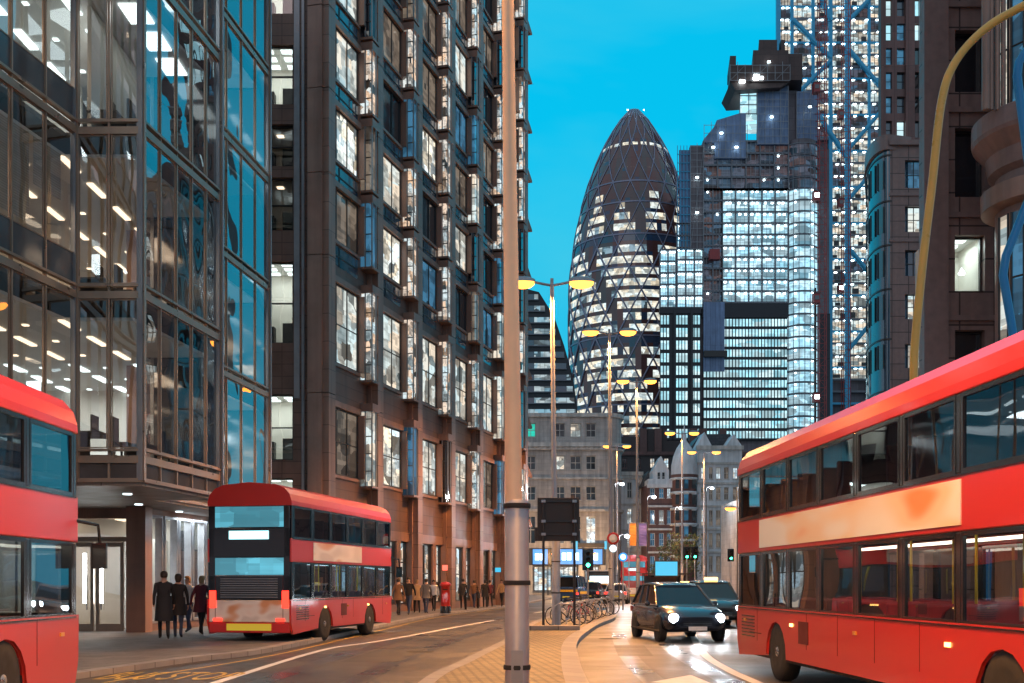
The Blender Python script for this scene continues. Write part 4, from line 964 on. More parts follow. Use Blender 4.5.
for z,h,d in ((Zs(411),.5,.35),(Zs(441),.55,.6),(Zs(446),.3,.4),(Zs(476),.25,.25),(Zs(508),.35,.35)):
    w.box(Xs(480),Xs(606),-d,-.003,z-h,z,M['stone_plain'])
    w.prism([(Xs(606),-d)]+[(p[0]+d*math.sin(math.pi/2*k/8),p[1]-d*math.cos(math.pi/2*k/8)) for k,p in enumerate(arc)]+[(Xs(606)+2.4+d,13),(Xs(606),13)],z-h+.003,z-.003,M['stone_plain'],True)
for k in range(24): w.box(Xs(482)+k*.68,Xs(482)+k*.68+.3,-.5,-.36,Zs(441)-.9,Zs(441)-.57,M['stone_plain'])
w.build('cornice_set',s1)
rnd.seed(6)
for i,(a,b_) in enumerate(cols):
    for j,(c,d) in enumerate(rows):
        pm='stone_win'
        if j==3 and i==2: pm='e_tealwin'
        if j==3 and i==4: pm='lit_office'
        if j==3 and i in (3,5): continue_=True
        if j==2 and i==3: pm='lit_office'
        if j==0: pm='lit_shop' if i%2 else 'stone_win'
        window(s1,ID,a,b_,c,d,M['stone_plain'],M[pm],2,2,w=.38,fw=.09,fd=.12,sill=M['stone_plain'])
# shop level with blue fascia
w=MB(); w.box(Xs(480),Xs(606),-.5,.5,Zs(565),Zs(548),M['frame_dark'])
for px in (482,506,530,556,582,604): w.box(Xs(px)-.35,Xs(px)+.35,-.55,.5,0,Zs(565),M['stone_plain'])
w.build('shopfront_surround',s1)
for (a,b_) in ((484,504),(508,528),(533,548),(560,583),(592,603)):
    f=MB(); f.box(Xs(a),Xs(b_),-.75,-.51,Zs(564),Zs(549),M['e_shopblue']); o=f.build('fascia_sign',s1)
    f=MB(); x=Xs(a)+.3
    while x<Xs(b_)-.8: 
        h=rnd.uniform(.5,.75); f.box(x,x+.55,-.80,-.752,Zs(560),Zs(560)+h+.3,M['e_shopwhite']); x+=rnd.choice((.68,.68,1.0))
    f.build('fascia_lit_panels',o)
for (a,b_) in ((483,505),(507,529),(531,555),(557,581),(583,603)):
    window(s1,ID,Xs(a)+.4,Xs(b_)-.4,.6,Zs(566),M['frame_dark'],M['lit_shop'],4,1,w=.3,fw=.1,fd=.15,name='shop_window')
w=MB(); w.box(Xs(578),Xs(605),-1.3,-1.0,Zs(547),Zs(543),M['frame_dark']); w.box(Xs(578)-.3,Xs(578),-1.35,-.95,Zs(549),Zs(541),M['e_shelter']); w.box(Xs(605),Xs(605)+.3,-1.35,-.95,Zs(549),Zs(541),M['e_shelter']); w.build('projecting_canopy',s1)

def facade_building(name,label,Y,pxa,pxb,pyt,cols_px,rows_py,wallm,trimm,winm,depth=12,litf=.2,nx=2,nz=2,seed=1):
    kx=gx((pxa+pxb)/2,Y); t=thing(name,label,'building',(kx,Y,0))
    XX=lambda p: gx(p,Y)-kx; ZZ=lambda p: gz(p,Y)
    cols=[(XX(a),XX(b)) for a,b in cols_px]; rows=sorted([(ZZ(b),ZZ(a)) for a,b in rows_py])
    w=MB(); wall_grid(w,XX(pxa),XX(pxb),0,ZZ(pyt),cols,rows,.5,M[wallm]); w.box(XX(pxa),XX(pxb),.55,depth,0,ZZ(pyt),M[wallm]); w.build('wall',t)
    r=random.Random(seed)
    for a,b in cols:
        for c,d in rows: window(t,ID,a,b,c,d,M[trimm],M['lit_shop' if r.random()<litf else winm],nx,nz,w=.36,fw=.09,fd=.12,sill=M[trimm],sub=False)
    for c,d in rows: w=MB(); w.box(XX(pxa)-.05,XX(pxb)+.05,-.22,-.004,d+.35,d+.6,M[trimm]); w.build('string_course',t)
    w=MB(); w.box(XX(pxa)-.15,XX(pxb)+.15,-.4,-.004,ZZ(pyt)-.5,ZZ(pyt)+.02,M[trimm]); w.build('cornice',t)
    return t,XX,ZZ
t,XX,ZZ=facade_building('pale_stone_house','narrow pale stone frontage between the grey stone building and the gabled house',158,612,642,472,[(616,621),(627,632),(636,640)],[(482,498),(508,524),(534,548),(556,574)],'white_stone','stone_plain','stone_win',seed=3,litf=.3)
t,XX,ZZ=facade_building('gabled_house','tall narrow gabled house with white stone trim, left of the domed turret',150,648,674,484,[(650,655),(659,664),(667,671)],[(488,498),(510,524),(533,546),(556,572)],'brick_red','white_stone','lit_blue',seed=5)
g=MB(); g.xprism([(XX(653),ZZ(484)),(XX(669),ZZ(484)),(XX(669),ZZ(470)),(XX(661),ZZ(456)),(XX(653),ZZ(470))],0,4,M['white_stone']); g.xprism([(XX(648),ZZ(484)),(XX(674),ZZ(484)),(XX(674),ZZ(479)),(XX(648),ZZ(479))],-.2,5,M['white_stone']); g.build('gable',t)
window(t,lambda u,w,z:(u,w-.25,z),XX(657),XX(660.4),ZZ(482),ZZ(472),M['white_stone'],M['stone_win'],1,2,w=.22,fw=.06,fd=.08,sub=False); window(t,lambda u,w,z:(u,w-.25,z),XX(661.6),XX(665),ZZ(482),ZZ(472),M['white_stone'],M['stone_win'],1,2,w=.22,fw=.06,fd=.08,sub=False)
r_=MB(); r_.xprism([(XX(645),ZZ(484)),(XX(677),ZZ(484)),(XX(668),ZZ(468)),(XX(652),ZZ(468))],4,12,M['slate']); r_.build('roof',t)
# domed turret
Y=148; kx=gx(686,Y); t=thing('domed_turret_building','slim round corner building topped by a pale lead dome','building',(kx,Y,0))
w=MB(smooth=True); w.lathe([(1.55,0),(1.55,gz(478,Y)),(1.8,gz(477,Y)),(1.8,gz(474,Y))],M['brick_red'],16,(0,1.5,0)); w.build('drum',t)
w=MB(smooth=True); z0=gz(474,Y); w.lathe([(1.75,z0),(1.7,z0+1.2),(1.45,z0+2.4),(1.0,z0+3.5),(.5,z0+4.2),(.28,z0+4.5),(.3,z0+5.2),(.12,z0+5.6),(.03,z0+6.6)],M['white_stone'],16,(0,1.5,0)); w.build('dome',t)
for zz in (478,492,508,524,540,556):
    w=MB(); w.lathe([(1.56,gz(zz,Y)-.2),(1.85,gz(zz,Y)-.15),(1.85,gz(zz,Y)+.1),(1.56,gz(zz,Y)+.15)],M['white_stone'],16,(0,1.5,0)); w.build('stone_band',t)
for zz in (490,506,522,538):
    for a in (-1,0,1):
        tt=-math.pi/2+a*.7; w=MB(); xx=1.6*math.cos(tt); yy=1.5+1.6*math.sin(tt); w.box(xx-.28,xx+.28,yy-.06,yy+.06,gz(zz,Y)+.2,gz(zz,Y)+1.5,M['stone_win' if a else 'lit_blue']); w.box(xx-.34,xx+.34,yy-.1,yy+.05,gz(zz,Y)+1.5,gz(zz,Y)+1.65,M['white_stone']); w.build('window',t)
t,XX,ZZ=facade_building('pedimented_block','broad white stone block with small pediments along its attic, right of the domed turret',150,697,742,446,[(701,706),(709,713),(716,721),(724,729),(733,738)],[(467,479),(487,500),(510,526),(533,548),(556,572)],'white_stone','stone_plain','lit_dim',seed=8,litf=.15)
g=MB(); g.xprism([(XX(697),ZZ(446)),(XX(712),ZZ(446)),(XX(704.5),ZZ(432))],0,4,M['white_stone']); g.xprism([(XX(726),ZZ(446)),(XX(742),ZZ(446)),(XX(734),ZZ(434))],0,4,M['white_stone']); g.build('pediment_pair',t)
g=MB(); g.xprism([(XX(694),ZZ(446)+.05),(XX(745),ZZ(446)+.05),(XX(736),ZZ(430)),(XX(706),ZZ(430))],4.05,12,M['slate']); g.build('roof',t)
t,XX,ZZ=facade_building('dark_brick_warehouse','dark brick warehouse block behind the white stone frontages',190,600,745,452,[(622+14*k,627+14*k) for k in range(8)],[(458,468)],'dark_roof','brick_red','glass_dark',seed=2,litf=.1)
g=MB(); 
for (a,b_,h) in ((622,645,436),(648,668,428),(668,700,440),(703,742,438)): g.box(XX(a),XX(b_),1,9,ZZ(452),ZZ(h),M['dark_roof'])
for px in (640,655,690,700,720): g.box(XX(px),XX(px)+1.2,.5,2,ZZ(452),ZZ(428),M['brick_red'])
g.build('roof',t)
t,XX,ZZ=facade_building('beige_terrace','beige terrace at the far right end of the street, above the passing cars',120,742,800,498,[(745+9*k,750+9*k) for k in range(6)],[(506,518),(528,542),(552,570)],'stone','stone_plain','lit_dim',seed=4,litf=.4)
LAMP=1.6
# ------------------------------------------------------------------ buses
M['bus_rear_glow']=litmat('bus_window_sky_glow',(.16,.66,.85),.85,.35,(1.2,1.2,.5),2)  # cyan glow stands in for reflected sky and cabin light in rear glass
YZ=lambda y,x,z:(x,y,z)
def make_bus(label,loc,rz,L=10.8,W=2.5,H=4.3,n=7,rear_black=True,adm='ad',cab='e_bus',group='red double-decker buses'):
    t=thing('double_decker_bus',label,'bus',loc,rz,group)
    h=W/2; b=MB()
    # skirts with wheel arches
    for sx in (-1,1):
        pts=[(0.15,.32)]
        for yc in (2.6,L-2.3):
            for k in range(9): a=math.pi-math.pi*k/8; pts.append((yc+.62*math.cos(a),.42+.60*math.sin(a)) )
        pts+=[(L-.12,.32),(L-.02,.6),(L,1.2),(0,1.2),(0,.6)]
        bb=MB(T=YZ); 
        x0=sx*h; x1=sx*(h-.05)
        n_=len(pts)
        vs=[(p[0],x0,p[1]) for p in pts]+[(p[0],x1,p[1]) for p in pts]
        bb.add(vs,[tuple(range(n_)),tuple(range(2*n_-1,n_-1,-1))]+[(i,(i+1)%n_,n_+(i+1)%n_,n_+i) for i in range(n_)],M['red_paint'])
        b.v+=[v for v in []]; 
        k0=len(b.v); mi=b.mi(M['red_paint']); b.v+=bb.v; b.f+=[tuple(k0+i for i in f) for f in bb.f]; b.m+=[mi]*len(bb.f); b.sm+=[False]*len(bb.f)
        b.box(min(x0,x1),max(x0,x1),0,L,2.2,2.82,M['red_paint'])
        for k in range(n+1):
            y=.12+(L-.24)*k/n; 
            b.box(min(x0,x1)+.002,max(x0,x1)-.002,y-.07,y+.07,1.2,2.2,M['black_paint']); b.box(min(x0,x1)+.002,max(x0,x1)-.002,y-.06,y+.06,2.82,3.68,M['black_paint'])
    # roof shell
    xs=[(-h,3.68),(-h,3.8),(-h+.06,3.98),(-h+.2,4.14),(-h+.45,4.24),(0,4.3),(h-.45,4.24),(h-.2,4.14),(h-.06,3.98),(h,3.8),(h,3.68)]
    b.xprism(xs,.02,L-.02,M['red_paint'],False)
    # ends
    for (ya,yb,rear) in ((0,.06,True),(L-.06,L,False)):
        mm=M['black_paint'] if rear_black or not rear else M['red_paint']
        b.box(-h+.05,h-.05,ya,yb,.34,.62,M['red_paint']); b.box(-h+.05,h-.05,ya,yb,.62,1.2,M['ad'] if rear else M['red_paint'])
        b.box(-h+.05,h-.05,ya,yb,1.2,1.85 if rear else 1.05+.2,mm)
        b.box(-h+.05,h-.05,ya,yb,2.32,3.10 if rear else 2.95,mm)
        for sx in (-1,1): b.box(min(sx*(h-.05),sx*(h-.22)),max(sx*(h-.05),sx*(h-.22)),ya,yb,1.2,3.68,mm)
    b.box(-h+.05,h-.05,.1,L-.1,.34,.40,M['rubber']); b.box(-h+.05,h-.05,.1,L-.1,2.34,2.42,M['furn'])
    b.box(-h+.1,h-.1,.9,1.4,.4,2.3,M['furn'])
    b.build('body',t,bevel=.02)
    for lv,(za,zb) in enumerate(((1.2,2.2),(2.82,3.68))):
        for sx in (-1,1):
            for k in range(n):
                ya=.12+(L-.24)*k/n+.07; yb=.12+(L-.24)*(k+1)/n-.07; x0=sx*(h-.015)
                f=MB(T=lambda u,w,z,x0=x0,sx=sx:(x0+sx*w,u,z))
                for (p,q,r,s) in ((ya,yb,za,za+.05),(ya,yb,zb-.05,zb),(ya,ya+.04,za+.05,zb-.05),(yb-.04,yb,za+.05,zb-.05)): f.box(p,q,-.03,.012,r,s,M['black_paint'])
                o=f.build('window',t); g=MB(T=lambda u,w,z,x0=x0,sx=sx:(x0+sx*w,u,z)); g.rect(ya+.03,yb-.03,za+.03,zb-.03,-.01,M['glass_bus']); g.build('pane',o)
    g=MB()
    for j in range(9): g.box(-.8,.8,-.012,-.001,1.27+j*.06,1.29+j*.06,M['grey_metal'])
    g.box(-.95,.95,-.01,-.0005,1.83,1.85,M['grey_metal']); g.box(-.95,-.94,-.01,-.0005,.64,1.83,M['seam']); g.box(.94,.95,-.01,-.0005,.64,1.83,M['seam']); g.build('engine_louvre',t)
    def endwin(nm,x0,x1,z0,z1,y,m):
        g=MB(); g.box(x0,x1,y-.015,y+.015,z0,z1,m); return g.build(nm,t)
    endwin('rear_window',-h+.22,h-.22,1.86,2.31,.02,M['bus_rear_glow']); endwin('rear_window',-h+.22,h-.22,3.12,3.66,.02,M['bus_rear_glow'])
    endwin('windscreen',-h+.22,h-.22,1.26,2.94,L-.02,M['glass_bus']); endwin('front_window',-h+.22,h-.22,2.96,3.66,L-.02,M['glass_bus'])
    g=MB(); g.box(-.55,.55,-.03,-.002,2.80,3.02,M['e_display']); g.build('destination_display',t)
    g=MB(); g.box(-.75,.75,L+.001,L+.02,3.02,3.3,M['e_display']) if False else g.box(-.75,.75,L+.002,L+.02,2.55,2.8,M['e_display']); g.build('destination_display',t)
    g=MB(); g.box(-.62,.62,-.025,-.002,.40,.58,M['e_plate']); g.build('number_plate',t)
    for sx in (-1,1):
        g=MB(); g.box(sx*(h-.16)-.09,sx*(h-.16)+.09,-.03,-.002,1.0,1.45,M['e_tail']); g.build('tail_light',t)
        g=MB(); g.box(sx*(h-.3)-.12,sx*(h-.3)+.12,-.03,-.002,.64,.72,M['e_tail']); g.build('reflector',t)
        g=MB(); g.lathe([(.12,0),(.13,.02),(.05,.05)],M['e_head'],14,(sx*(h-.35),L,.75),axis='y'); g.build('headlight',t)
        g=MB(); g.tube([(sx*(h-.02),L-.05,2.5),(sx*(h+.2),L+.2,2.45),(sx*(h+.22),L+.22,2.2)],.025,M['black_paint'],6); g.box(sx*(h+.22)-.1,sx*(h+.22)+.1,L+.17,L+.23,1.85,2.2,M['black_paint']); g.build('mirror',t)
        # side panels: advert above lower windows, lamps along the skirt
        g=MB(); x=sx*h; g.box(min(x,x+sx*.012),max(x,x+sx*.012),1.6,L-3.2,2.27,2.76,M[adm]); g.build('advert_panel',t)
        q=MB()
        for k in range(1,9): y=L*k/9; q.box(min(x,x+sx*.004),max(x,x+sx*.004),y-.006,y+.006,.62,1.18,M['seam']) if all(abs(y-yc)>.8 for yc in (2.6,L-2.3)) else None
        for z in (1.19,2.81): q.box(min(x,x+sx*.012),max(x,x+sx*.012),.1,L-.1,z-.008,z+.010,M['black_paint'])
        q.box(min(x,x+sx*.006),max(x,x+sx*.006),.9,1.7,.75,.77,M['seam']); q.box(min(x,x+sx*.008),max(x,x+sx*.008),3.9,4.4,.7,1.05,M['seam'])
        for j in range(7): q.box(min(x,x+sx*.01),max(x,x+sx*.01),.35,1.25,.68+j*.06,.70+j*.06,M['black_paint'])
        q.build('panel_trim',t)
        for k in range(5): y=.6+(L-1.2)*k/4; g=MB(); g.box(min(x,x+sx*.02),max(x,x+sx*.02),y-.06,y+.06,.95,1.0,M['e_lamp_soft'] if k%2 else M['reflect']); g.build('marker_light',t)
        for yc in (2.6,L-2.3):
            wo_=MB(); wo_.lathe([(.3,-.14),(.47,-.14),(.5,-.08),(.5,.08),(.47,.14),(.3,.14)],M['rubber'],26,(sx*(h-.17),yc,.5),axis='x'); wo=wo_.build('wheel',t)
            r=MB(); r.lathe([(.30,-.02),(.30,.1),(.24,.13),(.2,.08),(.1,.1),(.08,.15),(.01,.16)] if sx>0 else [(.30,.02),(.30,-.1),(.24,-.13),(.2,-.08),(.1,-.1),(.08,-.15),(.01,-.16)],M['alu'],20,(sx*(h-.17),yc,.5),axis='x'); r.build('rim',wo)
    for lv,z in ((0,2.27),(1,4.08)):
        for sx in (-1,1): g=MB(); g.box(sx*.55-.06,sx*.55+.06,.5,L-.6,z-.05,z-.01,M[cab]); g.build('cabin_light',t)
    g=MB(); g.box(-h+.2,h-.2,.2,L-.3,4.09,4.12,M['ceil_in']); g.build('cabin_ceiling',t)
    for lv,z in ((0,.42),(1,2.43)):
        for k in range(9):
            y=1.6+k*.95
            if y>L-1.4: break
            for sx in (-1,1):
                g=MB(); g.box(sx*.72-.42,sx*.72+.42,y,y+.42,z+.35,z+.45,M['seat']); g.box(sx*.72-.42,sx*.72+.42,y-.06,y,z+.42,z+.98,M['seat']); g.box(sx*.72-.38,sx*.72+.38,y+.1,y+.3,z,z+.35,M['furn'])
                g.build('seat',t,bevel=.03)
    for k in range(4):
        for sx in (-1,1): g=MB(); g.tube([(sx*.3,2+k*2,.42),(sx*.3,2+k*2,2.25)],.018,M['yellow'],6); g.build('grab_pole',t)
    return t
M['e_lamp_soft']=emat('taxi_sign',(1.0,.6,.15),6)
M['reflect']=pmat('reflector',(.6,.3,.05),.3)
# leaving bus in the left lane (seen from behind)
make_bus('red double-decker bus seen from behind with black rear and yellow plate, beside the pedestrians',(gx(249,30.2),30.2,.0),-math.atan(.19),L=9.0,W=2.35,n=6)
make_bus('red double-decker bus at the left edge, alongside the glass doors',(-7.05,3.1,0),.01,L=12.6,n=8,cab='e_busw')
b=make_bus('large red double-decker bus filling the right edge, beside the yellow tube loop',(5.55,22,0),math.pi+.05,L=12.9,H=4.45,n=8,cab='e_busw',adm='ad2')
make_bus('distant red double-decker bus beside the two hanging banners',(gx(634,108),108,0),-.12,L=9.5,n=6,cab='e_busw',rear_black=False)

# ------------------------------------------------------------------ cars
def make_car(name,label,cat,loc,rz,paint,L=4.5,W=1.85,H=1.62,van=False,heads=False,tails=False,taxi=False,group=None,hs=1.0):
    t=thing(name,label,cat,loc,rz,group); h=W/2; k=L/4.6; q=H/1.62
    st=[(0,.70,.42,.92),(.06,.80,.34,.98),(.25,.86,.28,1.02),(.9,.915,.24,1.03),(2.2,.925,.24,1.02),(3.1,.92,.24,1.0),(3.7,.91,.26,.95),(4.2,.87,.29,.86),(4.48,.78,.34,.76),(4.6,.62,.42,.66)]
    b=MB(smooth=True); rg=[]
    for (y,w,z0,z1) in st:
        w*=h/.925; y*=k; z1*=q
        pts=[(w*.80,z0),(w*.97,z0+.10),(w,z0+.28),(w*1.0,z1-.22),(w*.965,z1-.08),(w*.86,z1),(w*.4,z1+.035)]
        rg.append([(x,y,z) for x,z in pts]+[(-x,y,z) for x,z in pts[::-1]])
    b.rings(rg,M[paint],True,True); 
    yb0,yt0,yt1,yb1=(.15,.55,2.35,3.35) if not van else (.05,.15,2.9,3.7)
    yb0*=k;yt0*=k;yt1*=k;yb1*=k; zb=1.0*q; zt=H-.07; wb=h*.90; wt=h*.72 if not van else h*.84
    # roof
    rr=[]
    for y,zz,ww in ((yt0-.05,zt-.02,wt*.93),(yt0+.15,zt+.04,wt*.99),((yt0+yt1)/2,H,wt),(yt1-.2,zt+.04,wt*.98),(yt1+.03,zt-.02,wt*.93)):
        rr.append([(ww,y,zz-.05),(ww*.96,y,zz-.005),(ww*.6,y,zz+.02),(0,y,zz+.028),(-ww*.6,y,zz+.02),(-ww*.96,y,zz-.005),(-ww,y,zz-.05)])
    b.rings(rr,M[paint],True,True)
    for sx in (-1,1):
        for (y0,y1) in ((yb0,yt0),(lerp(yb0,yb1,.30),lerp(yt0,yt1,.22)),(lerp(yb0,yb1,.56),lerp(yt0,yt1,.56)),(yb1,yt1)):
            b.tube([(sx*wb,y0,zb-.04),(sx*wt*.97,y1,zt-.02)],.035,M[paint],6)
        b.tube([(sx*h*.985,.5*k,.30),(sx*h*.985,4.0*k,.30)],.04,M['rubber'],6)
        b.tube([(sx*wb,yb0,zb),(sx*wb*1.01,yb1,zb)],.022,M['chrome'],6)
    b.build('body',t)
    def gl(nm,a,b_,c,d,inn=.01):
        g=MB(); g.quad(a,b_,c,d,M['glass_car']); g.build(nm,t)
    gl('windscreen',(-wb*.97,yb1,zb-.03),(wb*.97,yb1,zb-.03),(wt*.95,yt1,zt-.03),(-wt*.95,yt1,zt-.03))
    gl('rear_window',(-wb*.97,yb0,zb-.03),(wb*.97,yb0,zb-.03),(wt*.95,yt0,zt-.03),(-wt*.95,yt0,zt-.03))
    for sx in (-1,1):
        for (f0,f1,g0,g1) in ((0,.30,0,.22),(.30,.56,.22,.56),(.56,1,.56,1)):
            gl('side_window',(sx*wb*.985,lerp(yb0,yb1,f0),zb-.03),(sx*wb*.985,lerp(yb0,yb1,f1),zb-.03),(sx*wt*.965,lerp(yt0,yt1,g1),zt-.03),(sx*wt*.965,lerp(yt0,yt1,g0),zt-.03))
        m=MB(smooth=True); m.lathe([(.02,-.09),(.07,-.06),(.08,0),(.06,.05),(.02,.06)],M[paint],10,(sx*(h+.08),yb1-.45,1.03*q),axis='y'); m.build('mirror',t)
        for yc in (.85*k,3.72*k):
            wb_=MB(); wb_.lathe([(.2,-.10),(.31,-.11),(.335,-.07),(.335,.07),(.31,.11),(.2,.10)],M['rubber'],24,(sx*(h-.10),yc,.335),axis='x'); wo=wb_.build('wheel',t)
            r=MB(); s=sx; r.lathe([(.21,0),(.21,s*.10),(.18,s*.09),(.16,s*.05),(.07,s*.07),(.02,s*.09)],M['alu'],18,(sx*(h-.10),yc,.335),axis='x'); r.build('rim',wo)
            a=MB(); a.lathe([(.40,-.02),(.40,.012),(.34,.012)],M['rubber'],24,(sx*(h*.985),yc,.36),axis='x') ; a.build('wheel_arch',t)
        hm=M['e_head'] if heads else M['chrome']
        g=MB(smooth=True); g.lathe([(.02,.05),(.09,.04),(.125,0),(.12,-.2)],hm,14,(sx*h*.70,4.56*k,.66*q),axis='y'); g.build('headlight',t)
        g=MB(); g.box(sx*h*.78-.13,sx*h*.78+.13,.005,.12,.78,.94,M['e_tail'] if tails else M['hoist']); g.build('tail_light',t)
    g=MB(); g.box(-.42,.42,4.5*k,4.585*k,.46,.62,M['rubber']); 
    for i in range(3): g.box(-.40,.40,4.58*k,4.60*k,.48+.045*i,.50+.045*i,M['chrome'])
    g.build('grille',t)
    g=MB(); g.box(-.26,.26,4.605*k,4.62*k,.34,.45,M['reflect_white']); g.build('number_plate',t)
    g=MB(); g.box(-.26,.26,-.015,.0,.55,.66,M['e_plate'] if tails else M['yellow']); g.build('number_plate',t)
    if taxi:
        g=MB(); g.box(-.25,.25,yt1-.3,yt1-.15,H+.0,H+.12,M['e_lamp_soft']); g.build('roof_sign',t,bevel=.02)
    if heads:
        l=light('headlight_beam','SPOT',(0,4.75*k,.72),36*hs,(.85,.93,1.0),t,.12,R(110),(R(80),0,0))
    return t
M['reflect_white']=pmat('plate_white',(.7,.7,.68),.4)
M['e_lamp_soft']=emat('taxi_sign',(1.0,.6,.15),6)
HL='cars waiting and driving in the right-hand lanes'
make_car('oncoming_car','dark tall car with lit headlights coming towards the viewer beside the island','car',(gx(661,35.2),36.2,0),math.pi+.12,'car_dark',heads=True,hs=2.2,L=4.6,H=1.66,group=HL)
make_car('oncoming_taxi','black taxi with glaring headlights behind the dark tall car, right of it','car',(gx(703,46),46,0),math.pi-.02,'car_black',heads=True,taxi=True,hs=4,H=1.75,group=HL)
make_car('oncoming_car','silver car with lit headlights following the black taxi','car',(gx(705,56),58,0),math.pi-.1,'car_silver',heads=True,group=HL)
make_car('oncoming_car','amber-lit yellow car further back behind the silver car','car',(gx(690,66),68,0),math.pi-.15,'car_yellow',heads=False,taxi=True,group=HL)
make_car('oncoming_car','silver car at the rear of the queue, near the green signals','car',(gx(725,80),82,0),math.pi-.2,'car_silver',heads=True,group=HL)
make_car('oncoming_car','dark car at the far end of the queue beside the street tree','car',(gx(700,92),95,0),math.pi-.2,'car_black',heads=True,group=HL)
tg='vehicles driving away in the left lane beyond the racks'
v=make_car('panel_van','dark blue van with a yellow side stripe beyond the cycle racks','van',(gx(566,86),86,0),-.22,'van_blue',L=5.2,W=2.0,H=2.2,van=True,tails=True,group=tg)
g=MB(); g.box(1.005,1.02,.3,4.4,.82,1.02,M['yellow']); g.box(-.9,.9,-.03,-.012,.98,1.15,M['yellow']); g.build('stripe',v)
make_car('black_cab','black cab with red tail lights just right of the blue van','car',(gx(588,92),92,0),-.22,'car_black',tails=True,H=1.75,taxi=True,group=tg)
make_car('estate_car','silver car with red tail lights in front of the distant bus','car',(gx(618,88),90,0),-.15,'car_silver',tails=True,group=tg)
make_car('small_car','yellow car with tail lights between the cab and the distant bus','car',(gx(603,102),102,0),-.2,'car_yellow',tails=True,group=tg)

# ------------------------------------------------------------------ street lamps
def street_lamp(label,x,Y,ztop,spread,energy=9000,base_r=.14,lean=0.0,light_on=True,z0=.12,axis=0.0,sleeve=3.3,cream=False,topr=None):
    t=thing('street_lamp',label,'street lamp',(x,Y,z0),axis,'tall twin-headed sodium street lamps')
    m=M['pole_cream'] if cream else M['galv']
    p=MB(smooth=True); tr=topr or base_r*.45; lx=lambda z: lean*z
    p.tube([(lx(sleeve),0,sleeve-.05),(lx(ztop*.5),0,ztop*.5),(lx(ztop),0,ztop)],[base_r*.74,lerp(base_r*.74,tr,.5),tr],m,14); p.build('pole',t)
    p=MB(smooth=True); p.lathe([(base_r,0),(base_r,sleeve),(base_r*.84,sleeve+.03)],M['galv'],18); o=p.build('sleeve',t)
    for zz in (sleeve-.02,sleeve*.69,sleeve*.36):
        c=MB(); c.lathe([(base_r+.012,zz-.02),(base_r+.014,zz),(base_r+.012,zz+.02)],M['rubber'],18); c.build('clamp_band',o)
    p=MB(); p.box(-.05,.05,-base_r-.008,-base_r+.01,.5,.95,M['grey_metal']); p.build('access_door',t)
    p=MB(); s=spread/2; X0=lx(ztop)
    p.tube([(X0-s+.3,0,ztop+.12),(X0-.25,0,ztop+.02),(X0,0,ztop-.02),(X0+.25,0,ztop+.02),(X0+s-.3,0,ztop+.12)],.045,M['galv'],8); p.tube([(X0,0,ztop-.1),(X0,0,ztop+.22)],.06,M['galv'],8); p.build('arm',t)
    for sx in (-1,1):
        h=MB(smooth=True); cx=X0+sx*s
        h.rings([[(cx+a*math.cos(q)*.46,b_*math.sin(q)*.2,ztop+zz) for q in [2*math.pi*k/14 for k in range(14)] for a,b_ in ((sc_,sc_),)] for zz,sc_ in ((.10,1.0),(.2,.95),(.27,.6),(.29,.2))],M['galv'],True,True)
        o=h.build('lamp_head',t)
        l=MB(smooth=True); l.rings([[(cx+sc_*math.cos(q)*.43,sc_*math.sin(q)*.19,ztop+zz) for q in [2*math.pi*k/14 for k in range(14)]] for zz,sc_ in ((.10,1.0),(.0,.95),(-.09,.7),(-.13,.3))],M['e_lamp'],True,True); l.build('lamp_lens',o)
        if light_on: light('lamp_light','SPOT',(cx,0,ztop-.12),energy*LAMP,(1.0,.40,.095),t,.15,R(152),(0,0,0)).data.__setattr__('spot_blend',.5)
    return t
street_lamp('nearest street lamp pole, cream above a steel sleeve, in the foreground',gx(517,10),10,12,2.0,9000,.105,-.012,cream=True,topr=.034,sleeve=2.22)
street_lamp('street lamp rising behind the dark sign board, its twin heads highest in view',gx(556,40),40,11.9,2.05,9000,.15,-.012)
street_lamp('street lamp with twin heads in front of the lattice tower, second from the sign board',gx(611.5,60),60,14.55,1.95,9000,.15,-.008)
street_lamp('street lamp with twin heads low against the lattice tower, third from the sign board',gx(638,80),80,15.5,1.9,8000,.14,-.006)
street_lamp('street lamp whose twin heads stand in front of the dark roofs beside the domed turret',gx(682,100),100,14.5,2.1,7000,.13)
street_lamp('short street lamp with dim twin heads beyond the domed turret lamp',gx(704,112),112,14.2,2.4,6000,.13)
street_lamp('street lamp with one visible head near the grey stone corner, furthest left',gx(617,118),118,15.5,2.0,5000,.12)
street_lamp('low street lamp above the far queue of cars by the beige terrace',gx(742,90),90,7.3,1.8,4000,.11)
# the row of lamps goes on behind the viewer along the same island
for y in (-14,): street_lamp('street lamp on the island behind the viewer',-.6,y,12,2.0,16000,.15)
# footway lamps on both sides
def wall_lamp(label,x,Y,z,col='e_white',en=700,c=(.85,.93,1)):
    t=thing('column_lamp',label,'street lamp',(x,Y,.12),0,'small white footway lamps')
    p=MB(smooth=True); p.tube([(0,0,0),(0,0,z),( .3,0,z+.15),(.6,0,z+.12)],[.07,.05,.04,.03],M['frame_dark'],8); p.build('pole',t)
    p=MB(smooth=True); p.lathe([(.05,.12),(.2,.02),(.16,-.1),(.03,-.14)],M[col],12,(.62,0,z)); p.build('lamp_globe',t)
    light('lamp_light','POINT',(.62,0,z-.3),en,c,t,.15)
    return t
for px,py,Y,lab in ((622,484,100,'white footway lamp in front of the pale stone house'),(654,497,110,'upper white footway lamp beside the gabled house'),(681,508,120,'white footway lamp at the foot of the domed turret'),(712,488,125,'white footway lamp in front of the pedimented block'),(744,487,105,'white footway lamp at the start of the beige terrace'),(627,536,90,'low white lamp beside the orange banner')):
    wall_lamp(lab,gx(px,Y)-.62,Y,gz(py,Y)-.12)

